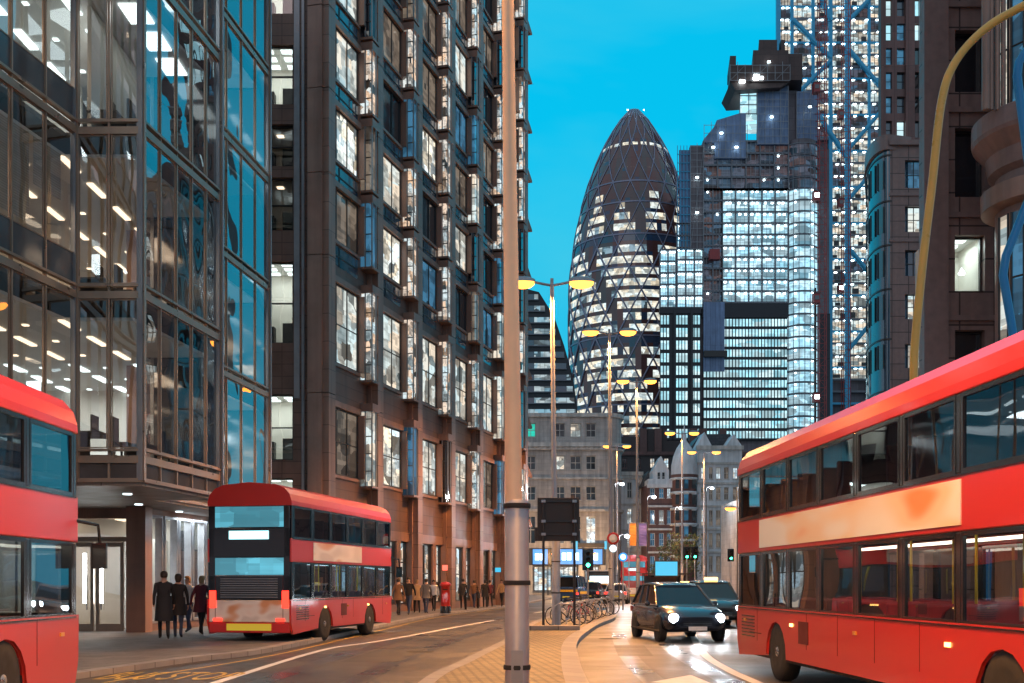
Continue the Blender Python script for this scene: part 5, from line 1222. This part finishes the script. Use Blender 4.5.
for px,lab in ((548,'left of two added warm lanterns lighting the grey stone building from the pavement'),(590,'right of two added warm lanterns lighting the grey stone building from the pavement')):
    wall_lamp(lab,gx(px,145),145,5.2,'e_lamp',1500,(1.0,.55,.22))  # lamps added to warm the lower storeys of the stone building
# ------------------------------------------------------------------ sign board on two posts (seen from behind)
t=thing('sign_board','large dark road sign seen from behind on two black posts, on the island','road sign',(gx(559,38.5),38.5,.12))
for px in (543.5,574.5):
    p=MB(smooth=True); xx=gx(px,38.5)-gx(559,38.5); p.tube([(xx,.05,0),(xx,.05,4.35)],.045,M['sign_back'],10); p.build('post',t)
p=MB(); a=gx(537.5,38.5)-gx(559,38.5); c=gx(579.5,38.5)-gx(559,38.5); p.box(a,c,.10,.13,gz(541,38.5)-.12,gz(497.5,38.5)-.12,M['sign_back']); p.box(a-.1,a,.10,.13,gz(541,38.5)-.12,gz(527,38.5)-.12,M['sign_back']); p.build('board',t,bevel=.01)
for py in (501,521,534):
    p=MB(); p.box(a+.05,c-.05,.04,.098,gz(py,38.5)-.15,gz(py,38.5)-.10,M['frame_dark'])
    for px in (543.5,574.5): xx=gx(px,38.5)-gx(559,38.5); p.box(xx-.07,xx+.07,-.02,.06,gz(py,38.5)-.17,gz(py,38.5)-.08,M['galv'])
    p.build('clip_rail',t)
# round sign pole
t=thing('keep_left_sign','round red-rimmed sign with a small blue sign below, at the island end','road sign',(gx(613,56),56,.12))
p=MB(smooth=True); p.tube([(0,0,0),(0,0,gz(536,56))],.06,M['galv'],10); p.build('pole',t)
p=MB(); p.lathe([(.01,-.05),(.30,-.05),(.30,-.03),(.01,-.03)],M['post_red'],24,(0,-.02,gz(541,56)),axis='y'); p.lathe([(.01,-.056),(.2,-.056),(.2,-.05)],M['white_paint'],24,(0,-.02,gz(541,56)),axis='y'); p.box(-.2,.2,-.056,-.05+.0,gz(541,56)-.05,gz(541,56)+.05,M['post_red']); p.build('sign_face',t)
p=MB(); p.lathe([(.01,-.05),(.17,-.05),(.17,-.03),(.01,-.03)],M['e_shopwhite'],20,(0,-.02,gz(551,56)),axis='y'); p.build('lower_sign',t)
t=thing('bus_stop_flag','round blue and white sign on a post by the distant bus','road sign',(gx(623,70),70,.0))
p=MB(smooth=True); p.tube([(0,0,0),(0,0,gz(551,70))],.05,M['galv'],10); p.build('pole',t)
p=MB(); p.lathe([(.01,-.05),(.27,-.05),(.27,-.03),(.01,-.03)],M['e_shopblue'],24,(0,-.02,gz(557,70)),axis='y'); p.lathe([(.01,-.06),(.16,-.06),(.16,-.05)],M['e_shopwhite'],24,(0,-.02,gz(557,70)),axis='y'); p.build('sign_face',t)

def traffic_light(label,x,Y,ztop,on=2):
    t=thing('traffic_light',label,'traffic light',(x,Y,0.12 if abs(x)<5 else 0),0,'traffic lights showing green')
    p=MB(smooth=True); p.tube([(0,.1,0),(0,.1,ztop)],.055,M['galv'],10); p.build('pole',t)
    p=MB(); p.box(-.2,.2,-.05,.12,ztop-.95,ztop,M['black_paint']); p.box(-.3,.3,.12,.14,ztop-1.05,ztop+.1,M['black_paint']); hd=p.build('signal_head',t,bevel=.02)
    for k in range(3):
        q=MB(smooth=True); q.lathe([(.01,-.03),(.10,-.02),(.105,0)],M['e_green'] if k==on else M['rubber'],16,(0,-.05,ztop-.17-.3*k),axis='y'); q.build('lens',hd)
        q=MB(smooth=True); q.rings([[(.12*math.cos(a),y,ztop-.17-.3*k+.12*math.sin(a)) for a in [math.pi*j/8 for j in range(9)]]+[(.11*math.cos(a),y,ztop-.17-.3*k+.11*math.sin(a)) for a in [math.pi*j/8 for j in range(8,-1,-1)]] for y in (-.05,-.2)],M['black_paint'],False,True); q.build('visor',hd)
    return t
traffic_light('traffic light showing green left of the round red-rimmed sign',gx(588,62),62,gz(553,62)+0)
traffic_light('left of the two close green traffic lights by the street tree',gx(687,100),100,gz(549,100)+.1)
traffic_light('right of the two close green traffic lights by the street tree',gx(695,100),100,gz(549,100)+.1)
traffic_light('small green traffic light furthest right, near the beige terrace',gx(731,105),105,gz(551,105)+.1)

# ------------------------------------------------------------------ pillar box
t=thing('pillar_box','red cylindrical pillar box with a black base at the kerb, between the walking groups','post box',(gx(445.5,58.5),58.5,.12))
p=MB(smooth=True); p.lathe([(.27,0),(.27,.34),(.25,.36)],M['black_paint'],24); p.build('base',t)
p=MB(smooth=True); p.lathe([(.24,.36),(.24,1.36),(.29,1.38),(.30,1.44),(.29,1.48),(.2,1.56),(.02,1.6)],M['post_red'],24); p.build('body',t)
p=MB(); p.box(-.13,.13,-.262,-.235,1.18,1.23,M['rubber']); p.build('slot',t)
p=MB(); p.box(-.14,.14,-.255,-.235,.5,1.05,M['post_red']); p.build('door',t)

# ------------------------------------------------------------------ cycle racks, bicycles
rg_='cycle stands on the island'
def stand(x,y,rz,label):
    o=MB(smooth=True); pts=[(-.38,0,0),(-.38,0,.62),(-.34,0,.74),(-.24,0,.8),(.24,0,.8),(.34,0,.74),(.38,0,.62),(.38,0,0)]
    o.tube(pts,.025,M['galv'],8); c=o.build('cycle_stand'); c.location=(x,y,.12); c.rotation_euler=(0,0,rz); tag(c,label,'cycle stand',rg_); return c
st_=[(gx(570,41),41),(gx(576,43),43),(gx(582,45.5),45.5),(gx(588,48),48),(gx(594,50.5),50.5),(gx(600,53),53),(gx(605,55.5),55.5),(gx(564,39.6),39.6)]
ordn=['second','third','fourth','fifth','sixth','seventh','eighth','first']
for i,(x,y) in enumerate(st_): stand(x+.0,y,.35,f'steel hoop cycle stand, {ordn[i]} in the row counting from the sign board')
def bike(x,y,rz,label,paint,tilt=.06):
    t=thing('bicycle',label,'bicycle',(x,y,.12),rz,'bicycles locked to the stands')
    t.rotation_euler=(0,tilt,rz)
    for yc in (-.52,.52):
        w=MB(smooth=True); pts=[(0,yc+.335*math.cos(a),.345+.335*math.sin(a)) for a in [2*math.pi*k/24 for k in range(25)]]; w.tube(pts,.018,M['rubber'],6,False); o=w.build('wheel',t)
        s=MB(); 
        for k in range(10): a=math.pi*2*k/10; s.tube([(0,yc,.345),(0,yc+.32*math.cos(a),.345+.32*math.sin(a))],.003,M['chrome'],4,False)
        s.lathe([(.03,-.03),(.03,.03)],M['alu'],10,(0,yc,.345),axis='x'); s.build('spoke_set',o)
    f=MB(smooth=True); B_=(0,-.08,.29); S_=(0,-.22,.80); Hh=(0,.36,.78); H2=(0,.40,.66)
    for a,b_,r in ((B_,S_,.017),(B_,H2,.02),(S_,Hh,.016),(B_,(0,-.52,.345),.011),(S_,(0,-.52,.345),.010),(Hh,H2,.02),(H2,(0,.52,.345),.014)): f.tube([a,b_],r,M[paint],8)
    f.build('frame',t)
    h=MB(smooth=True); h.tube([Hh,(0,.35,.95)],.013,M['chrome'],6); h.tube([(-.28,.28,.98),(-.2,.36,.96),(.2,.36,.96),(.28,.28,.98)],.014,M['rubber'],6); h.build('handlebar',t)
    h=MB(smooth=True); h.tube([S_,(0,-.25,.92)],.012,M['chrome'],6); h.rings([[(w*math.cos(a),yy,.94+.025*math.sin(a)) for a in [2*math.pi*k/8 for k in range(8)]] for yy,w in ((-.36,.07),(-.28,.075),(-.18,.04),(-.08,.02))],M['rubber'],True,True); h.build('saddle',t)
    h=MB(); h.lathe([(.09,.03),(.09,.036)],M['chrome'],16,(0,-.08,.29),axis='x'); h.tube([(.05,-.08,.29),(.05,.02,.17)],.01,M['chrome'],5); h.tube([(-.05,-.08,.29),(-.05,-.18,.41)],.01,M['chrome'],5); h.build('crank',t)
    return t
bk=[(0,'dark bicycle with upright handlebar on the stand closest to the sign board','frame_dark'),(1,'silver-framed bicycle locked to the second hoop stand','alu'),(2,'red-framed bicycle locked near the middle of the racks','post_red'),(3,'black bicycle in the middle of the racks beside a red one','frame_dark'),(4,'pale-framed bicycle beyond the middle of the racks','pole_cream'),(5,'blue-framed bicycle towards the far end of the racks','tube_blue'),(6,'dark bicycle at the far end of the racks by the round sign','frame_dark')]
for i,lab,p in bk:
    x,y=st_[i]; bike(x-.12,y+.3,R(90+20+rnd.uniform(-14,14)),lab,p)

# ------------------------------------------------------------------ bent steel tube sculptures
def art(name,label,pts,Yd,m,r):
    P=[(gx(px,Yd+dy),Yd+dy,max(.12,gz(py,Yd+dy))) for px,py,dy in pts]
    o=MB(smooth=False); P=[Vector(p) for p in P]
    o.tube(P,r,m,8,True,True); tag(o.build(name),label,'sculpture','bent painted tube sculptures')
def spl(pts,n=8):
    out=[]
    for i in range(len(pts)-1):
        p0=Vector(pts[max(i-1,0)]);p1=Vector(pts[i]);p2=Vector(pts[i+1]);p3=Vector(pts[min(i+2,len(pts)-1)])
        for k in range(n):
            t=k/n; out.append(tuple(.5*((2*p1)+(-p0+p2)*t+(2*p0-5*p1+4*p2-p3)*t*t+(-p0+3*p1-3*p2+p3)*t**3)))
    out.append(tuple(pts[-1])); return out
art('tube_loop','tall loop of bent ochre yellow tube standing behind the right-hand bus',spl([(1095,662,0),(1092,560,0),(1075,485,0),(1030,459,0),(985,455,0),(945,434,0),(919,400,0),(914,362,0),(922,270,0),(932,185,0),(941,105,0),(953,66,0),(978,35,0),(1010,13,0),(1050,-2,0),(1110,10,1),(1140,120,1),(1150,400,1),(1150,662,1)]),26,M['tube_yellow'],.095)
art('tube_zigzag','zigzag blue bent tube standing at the right edge beside the yellow loop',[(985,640,0),(990,470,0),(1000,400,0),(1013,336,0),(1011,322,0),(1003,275,0),(1006,256,0),(1030,196,0),(1031,182,0),(1017,76,0),(1019,62,0),(1040,30,0),(1070,10,0),(1090,300,0),(1090,650,0)],27.5,M['tube_blue'],.10)

# ------------------------------------------------------------------ banners, shelter, tree, bollards
for px,m,lab in ((634.5,'orange_banner','orange vertical banner hanging from a pole above the distant bus'),(643,'violet_banner','violet vertical banner just right of the orange banner')):
    t=thing('hanging_banner',lab,'banner',(gx(px,104),104,.0),0,'vertical banners by the distant bus')
    p=MB(smooth=True); p.tube([(-.5,0,0),(-.5,0,gz(520,104))],.05,M['galv'],8); p.tube([(-.5,0,gz(523,104)),(.35,0,gz(523,104))],.03,M['galv'],6); p.tube([(-.5,0,gz(546,104)),(.35,0,gz(546,104))],.03,M['galv'],6); p.build('pole',t)
    p=MB(); n=8; vs=[]
    for k in range(n+1):
        z=lerp(gz(523,104),gz(546,104),k/n)
        vs+= [(-.42,.05*math.sin(k*.9),z),(.33,.06*math.sin(k*1.1+1),z),(-.42,.05*math.sin(k*.9)+.012,z),(.33,.06*math.sin(k*1.1+1)+.012,z)]
    p.add(vs,[f for k in range(n) for f in ((4*k,4*k+1,4*k+5,4*k+4),(4*k+2,4*k+6,4*k+7,4*k+3))],M[m]); p.build('cloth',t)
t=thing('bus_shelter','bus shelter with a glowing cyan advertising panel right of the distant bus','bus shelter',(gx(666,100),100,0))
p=MB(); 
for x in (-1.9,1.9): 
    for y in (0,1.2): p.box(x-.04,x+.04,y-.04,y+.04,0,2.4,M['frame_dark'])
p.box(-2.1,2.1,-.2,1.5,2.4,2.5,M['frame_dark']); p.box(-1.8,1.8,1.15,1.19,.3,2.3,M['glass_dark']); p.build('frame',t)
p=MB(); p.box(-.95,.95,-.32,-.22,2.3,3.5,M['e_shelter']); p.box(-1.05,1.05,-.22,-.14,2.2,3.6,M['frame_dark']); p.build('lit_panel',t)
t=thing('lit_kiosk','small kiosk with a bright white screen in front of the stone building','kiosk',(gx(600,125),125,0))
p=MB(); p.box(-1.4,1.4,0,1.5,0,2.9,M['frame_dark']); p.box(-1.55,1.55,-.3,1.6,2.9,3.05,M['grey_metal']); p.build('body',t,bevel=.03); p=MB(); p.box(-1.1,1.1,-.06,-.005,1.0,2.4,M['e_shopwhite']); p.build('screen',t)
def tree(label,x,Y,z0,h,rc,n,seed):
    t=thing('street_tree',label,'tree',(x,Y,z0)); r=random.Random(seed)
    b=MB(smooth=True); b.tube([(0,0,0),(.05,0,h*.3),(0,.05,h*.55),(.1,0,h*.85)],[.16,.12,.09,.03],M['bark'],8); tips=[]
    for k in range(9):
        a=k*2.4; z=h*(.35+.06*k); l=rc*r.uniform(.6,1.0); tip=(l*math.cos(a),l*math.sin(a),z+l*.7); tips.append(tip); b.tube([(0,0,z),(tip[0]*.5,tip[1]*.5,z+l*.25),tip],[.06,.04,.015],M['bark'],5)
    b.build('trunk',t)
    c=MB()
    for k in range(n):
        tp=r.choice(tips+[(0,0,h*.85)]); q=Vector([r.gauss(0,1) for _ in range(3)]).normalized()*r.uniform(.1,1)**.5*rc*.5; p=Vector(tp)+q; s=r.uniform(.08,.17)
        a=Vector([r.gauss(0,1) for _ in range(3)]).normalized(); bb=a.orthogonal().normalized(); cc=a.cross(bb)
        c.add([p-bb*s,p-cc*s*.5,p+bb*s,p+cc*s*.5],[(0,1,2,3)],M['leaf'])
    c.build('crown',t)
tree('small dark street tree beside the green traffic lights, in front of the pedimented block',gx(680,118),118,0,6.0,2.0,1600,3)
tree('low dark street tree left of the pale stone house door',gx(656,128),128,0,3.2,1.3,700,5)
for i,(px,Y) in enumerate(((470,66),(482,70),(404,55),(382,51))):
    o=MB(smooth=True); o.lathe([(.07,0),(.06,.85),(.08,.87),(.08,.93),(.05,1.0),(.01,1.02)],M['black_paint'],12); c=o.build('bollard'); c.location=(gx(px,Y)-.25,Y,.12)
    tag(c,['black bollard just right of the pillar box','black bollard further right of the pillar box','black bollard left of the pillar box in the walking crowd','black bollard just beyond the leaving bus'][i],'bollard','black kerbside bollards')

# ------------------------------------------------------------------ people
def make_person(label,x,y,rz,coat,legs,hair,s=1.0,stride=.25,swing=.2,zoff=.12,long_coat=0,bag=None,lean=0.03,hold=False,long_hair=False):
    J={}
    def j(n,p,r): J[n]=(Vector(p),r)
    st=stride
    j('pel',(0,0,.96),(.155,.12)); j('spi',(0,.01,1.14),(.14,.105)); j('che',(0,.02+lean,1.34),(.17,.12)); j('nec',(0,.02+lean,1.49),(.055,.055))
    j('hed',(0,.04+lean,1.58),(.078,.088)); j('top',(0,.035+lean,1.68),(.07,.085))
    for sx,nm,ph in ((-1,'l',1),(1,'r',-1)):
        j('sh'+nm,(sx*.175,.02+lean,1.40),(.065,.065))
        if hold and sx>0: j('el'+nm,(sx*.24,.06,1.15),(.045,.045)); j('wr'+nm,(sx*.14,.27,1.18),(.03,.03)); j('ha'+nm,(sx*.09,.33,1.2),(.032,.02))
        else: j('el'+nm,(sx*.24,-swing*ph*.5,1.14),(.045,.045)); j('wr'+nm,(sx*.25,-swing*ph+.05,.90),(.03,.03)); j('ha'+nm,(sx*.245,-swing*ph+.08,.83),(.034,.02))
        j('hi'+nm,(sx*.09,0,.90),(.095,.10)); j('kn'+nm,(sx*.095,st*ph*.55+.04,.50),(.06,.062)); j('an'+nm,(sx*.095,st*ph*.95-(.05 if ph<0 else -.02),.09 if ph>0 else .13),(.04,.045)); j('to'+nm,(sx*.105,st*ph*.95+.13,.04 if ph>0 else .05),(.04,.03))
    names=list(J); idx={n:i for i,n in enumerate(names)}
    E_=[('pel','spi'),('spi','che'),('che','nec'),('nec','hed'),('hed','top')]
    for nm in 'lr': E_+=[('che','sh'+nm),('sh'+nm,'el'+nm),('el'+nm,'wr'+nm),('wr'+nm,'ha'+nm),('pel','hi'+nm),('hi'+nm,'kn'+nm),('kn'+nm,'an'+nm),('an'+nm,'to'+nm)]
    me=bpy.data.meshes.new('body'); me.from_pydata([J[n][0] for n in names],[(idx[a],idx[b]) for a,b in E_],[])
    ob=bpy.data.objects.new('person',me); C.objects.link(ob)
    md=ob.modifiers.new('skin','SKIN'); md.use_smooth_shade=True; su=ob.modifiers.new('sub','SUBSURF'); su.levels=1; su.render_levels=1
    for n in names: sv=me.skin_vertices[0].data[idx[n]]; sv.radius=J[n][1]; sv.use_root=(n=='pel')
    dg_=bpy.context.evaluated_depsgraph_get(); dg_.update(); ev=ob.evaluated_get(dg_); m2=bpy.data.meshes.new_from_object(ev)
    vs=[tuple(v.co) for v in m2.vertices]; fs=[tuple(p.vertices) for p in m2.polygons]
    bpy.data.objects.remove(ob); B=MB(smooth=True)
    mats={'c':M[coat],'l':M[legs],'s':M['skin'],'f':M['shoe']}
    hands=[J['hal'][0],J['har'][0]]
    B.v=vs
    for f in fs:
        c=sum((Vector(vs[i]) for i in f),Vector())/len(f)
        k='c'
        if c.z>1.475: k='s'
        elif min((c-h).length for h in hands)<.075: k='s'
        elif c.z<.09: k='f'
        elif c.z<.93 and abs(c.x)<.19: k='l'
        B.f.append(f); B.m.append(B.mi(mats[k])); B.sm.append(True)
    hd=J['hed'][0]
    # face and fingers
    B.tube([(0,hd.y+.08,hd.z+.045),(0,hd.y+.108,hd.z+.015)],[.010,.014],M['skin'],6)
    B.tube([(-.022,hd.y+.088,hd.z-.02),(.022,hd.y+.088,hd.z-.02)],.006,M['coat_maroon'],5)
    for sx in (-1,1):
        B.lathe([(.002,.0),(.010,.004),(.010,.010),(.002,.013)],M['shoe'],8,(sx*.03,hd.y+.078,hd.z+.05),axis='y')
        B.tube([(sx*.076,hd.y,hd.z+.02),(sx*.084,hd.y-.01,hd.z+.055)],.014,M['skin'],6)
    for nm,sx in (('l',-1),('r',1)):
        w=J['wr'+nm][0]; h=J['ha'+nm][0]; d=(h-w).normalized(); side=Vector((0,1,0)) if abs(d.y)<.8 else Vector((0,0,1))
        for k,(o_,l_) in enumerate(((-.024,.068),(-.008,.078),(.008,.074),(.024,.058))):
            a=h+side*o_+d*.01; mid=a+d*l_*.6; tip=mid+(d*.6+Vector((-sx*.6,0,0))).normalized()*l_*.5; B.tube([a,mid,tip],[.0095,.0085,.006],M['skin'],6)
        a=h+side*.028-d*.02; B.tube([a,a+side*.03+d*.02,a+side*.035+d*.05],[.011,.010,.007],M['skin'],6)
    t=B.build('person'); tag(t,label,'person'); t['group']='pedestrians on the left pavement'
    t.location=(x,y,zoff-.0); t.rotation_euler=(0,0,rz); t.scale=(s,s,s)
    hb=MB(smooth=True); rr=[]
    for k,(zz,w,dd) in enumerate(((-.06 if long_hair else .0,.06,-.045),(.03,.088,-.03),(.08,.094,-.012),(.125,.088,-.004),(.16,.06,0),(.175,.02,0))):
        if zz>.1: dd+= .0
        rr.append([(w*math.cos(a),hd.y+dd+(w*(1.05 if zz<.1 else 1.12))*math.sin(a)*(1 if math.sin(a)<0 or zz>.1 else .35),hd.z+zz) for a in [2*math.pi*q/14 for q in range(14)]])
    hb.rings(rr,M[hair],True,True); hb.build('hair',t)
    if long_coat:
        cb=MB(smooth=True); z1=.98-long_coat
        cb.rings([[(w*math.cos(a),dp*math.sin(a)+(st*.15 if zz<.8 else 0)*math.sin(a*1),zz) for a in [2*math.pi*q/18 for q in range(18)]] for zz,w,dp in ((1.12,.185,.135),(.98,.195,.15),(lerp(.98,z1,.5),.215,.18),(z1,.235,.21))],M[coat],False,True); cb.build('coat_skirt',t)
    if bag:
        bb=MB(); bb.box(.24,.36,-.18,.16,.62,.92,M[bag]); bb.tube([(.30,-.14,.92),(.22,-.05,1.42),(.30,.12,.92)],.012,M[bag],6); bb.build('shoulder_bag',t,bevel=.03)
    return t
P=[
 ('person in a long black coat walking away with head down, nearest to the glass doors',164,31.0,.3,'coat_black','trousers','hair',1.06,.30,.2,.5,None,False,False),
 ('person in a dark knee-length coat walking just right of the long black coat',178,31.8,.2,'coat_black','jeans','hair',1.02,.24,.15,.35,None,False,True),
 ('person in a white jacket and jeans holding a phone, left of the leaving bus',189,35.5,2.6,'coat_white','jeans','hair_blond',1.0,.12,.1,0,None,True,True),
 ('person in a maroon coat with a shoulder bag beside the bus rear',201,33.6,-.2,'coat_maroon','trousers','hair_blond',1.0,.22,.2,.3,'coat_black',False,True),
 ('person in a brown coat walking nearest the front of the leaving bus',398,54,-.3,'coat_brown','trousers','hair',1.0,.28,.2,.25,None,False,False),
 ('person in a black jacket with a bag in the crowd left of the pillar box',409,55,2.9,'coat_black','jeans','hair',1.03,.3,.25,0,'coat_brown',False,False),
 ('person in a tan coat in the middle of the crowd left of the pillar box',417,58,.2,'coat_tan','trousers','hair_blond',.98,.26,.2,.3,None,False,True),
 ('person in a grey coat walking just left of the pillar box',426,57,-.1,'coat_grey','jeans','hair',1.0,.3,.2,.2,None,False,False),
 ('person in pale clothes close behind the grey coat, left of the pillar box',434,62,3.0,'coat_white','trousers','hair',.97,.2,.2,0,None,False,False),
 ('person in black standing right of the pillar box near the columns',463,67,.1,'coat_black','trousers','hair',1.02,.15,.1,.2,None,False,False),
 ('person in a brown jacket walking between the black-clad person and the dark pair',474,70,-.3,'coat_brown','jeans','hair',.98,.28,.2,0,'coat_black',False,False),
 ('person in a dark coat, left of the close pair near the foreground pole',485,71,.0,'coat_black','trousers','hair',1.0,.25,.2,.3,None,False,True),
 ('person in a maroon top, right of the close pair near the foreground pole',490,72,.2,'coat_maroon','trousers','hair',.98,.22,.2,0,None,False,False),
 ('person in a tan jacket walking closest to the foreground pole',502,74,2.8,'coat_tan','trousers','hair',1.0,.28,.25,0,None,False,False),
]
for lab,px,Y,rz,coat,legs,hair,s,st,sw,lc,bag,hold,lh in P:
    make_person(lab,gx(px,Y),Y,rz,coat,legs,hair,s,st,sw,.12,lc,bag,.03,hold,lh)
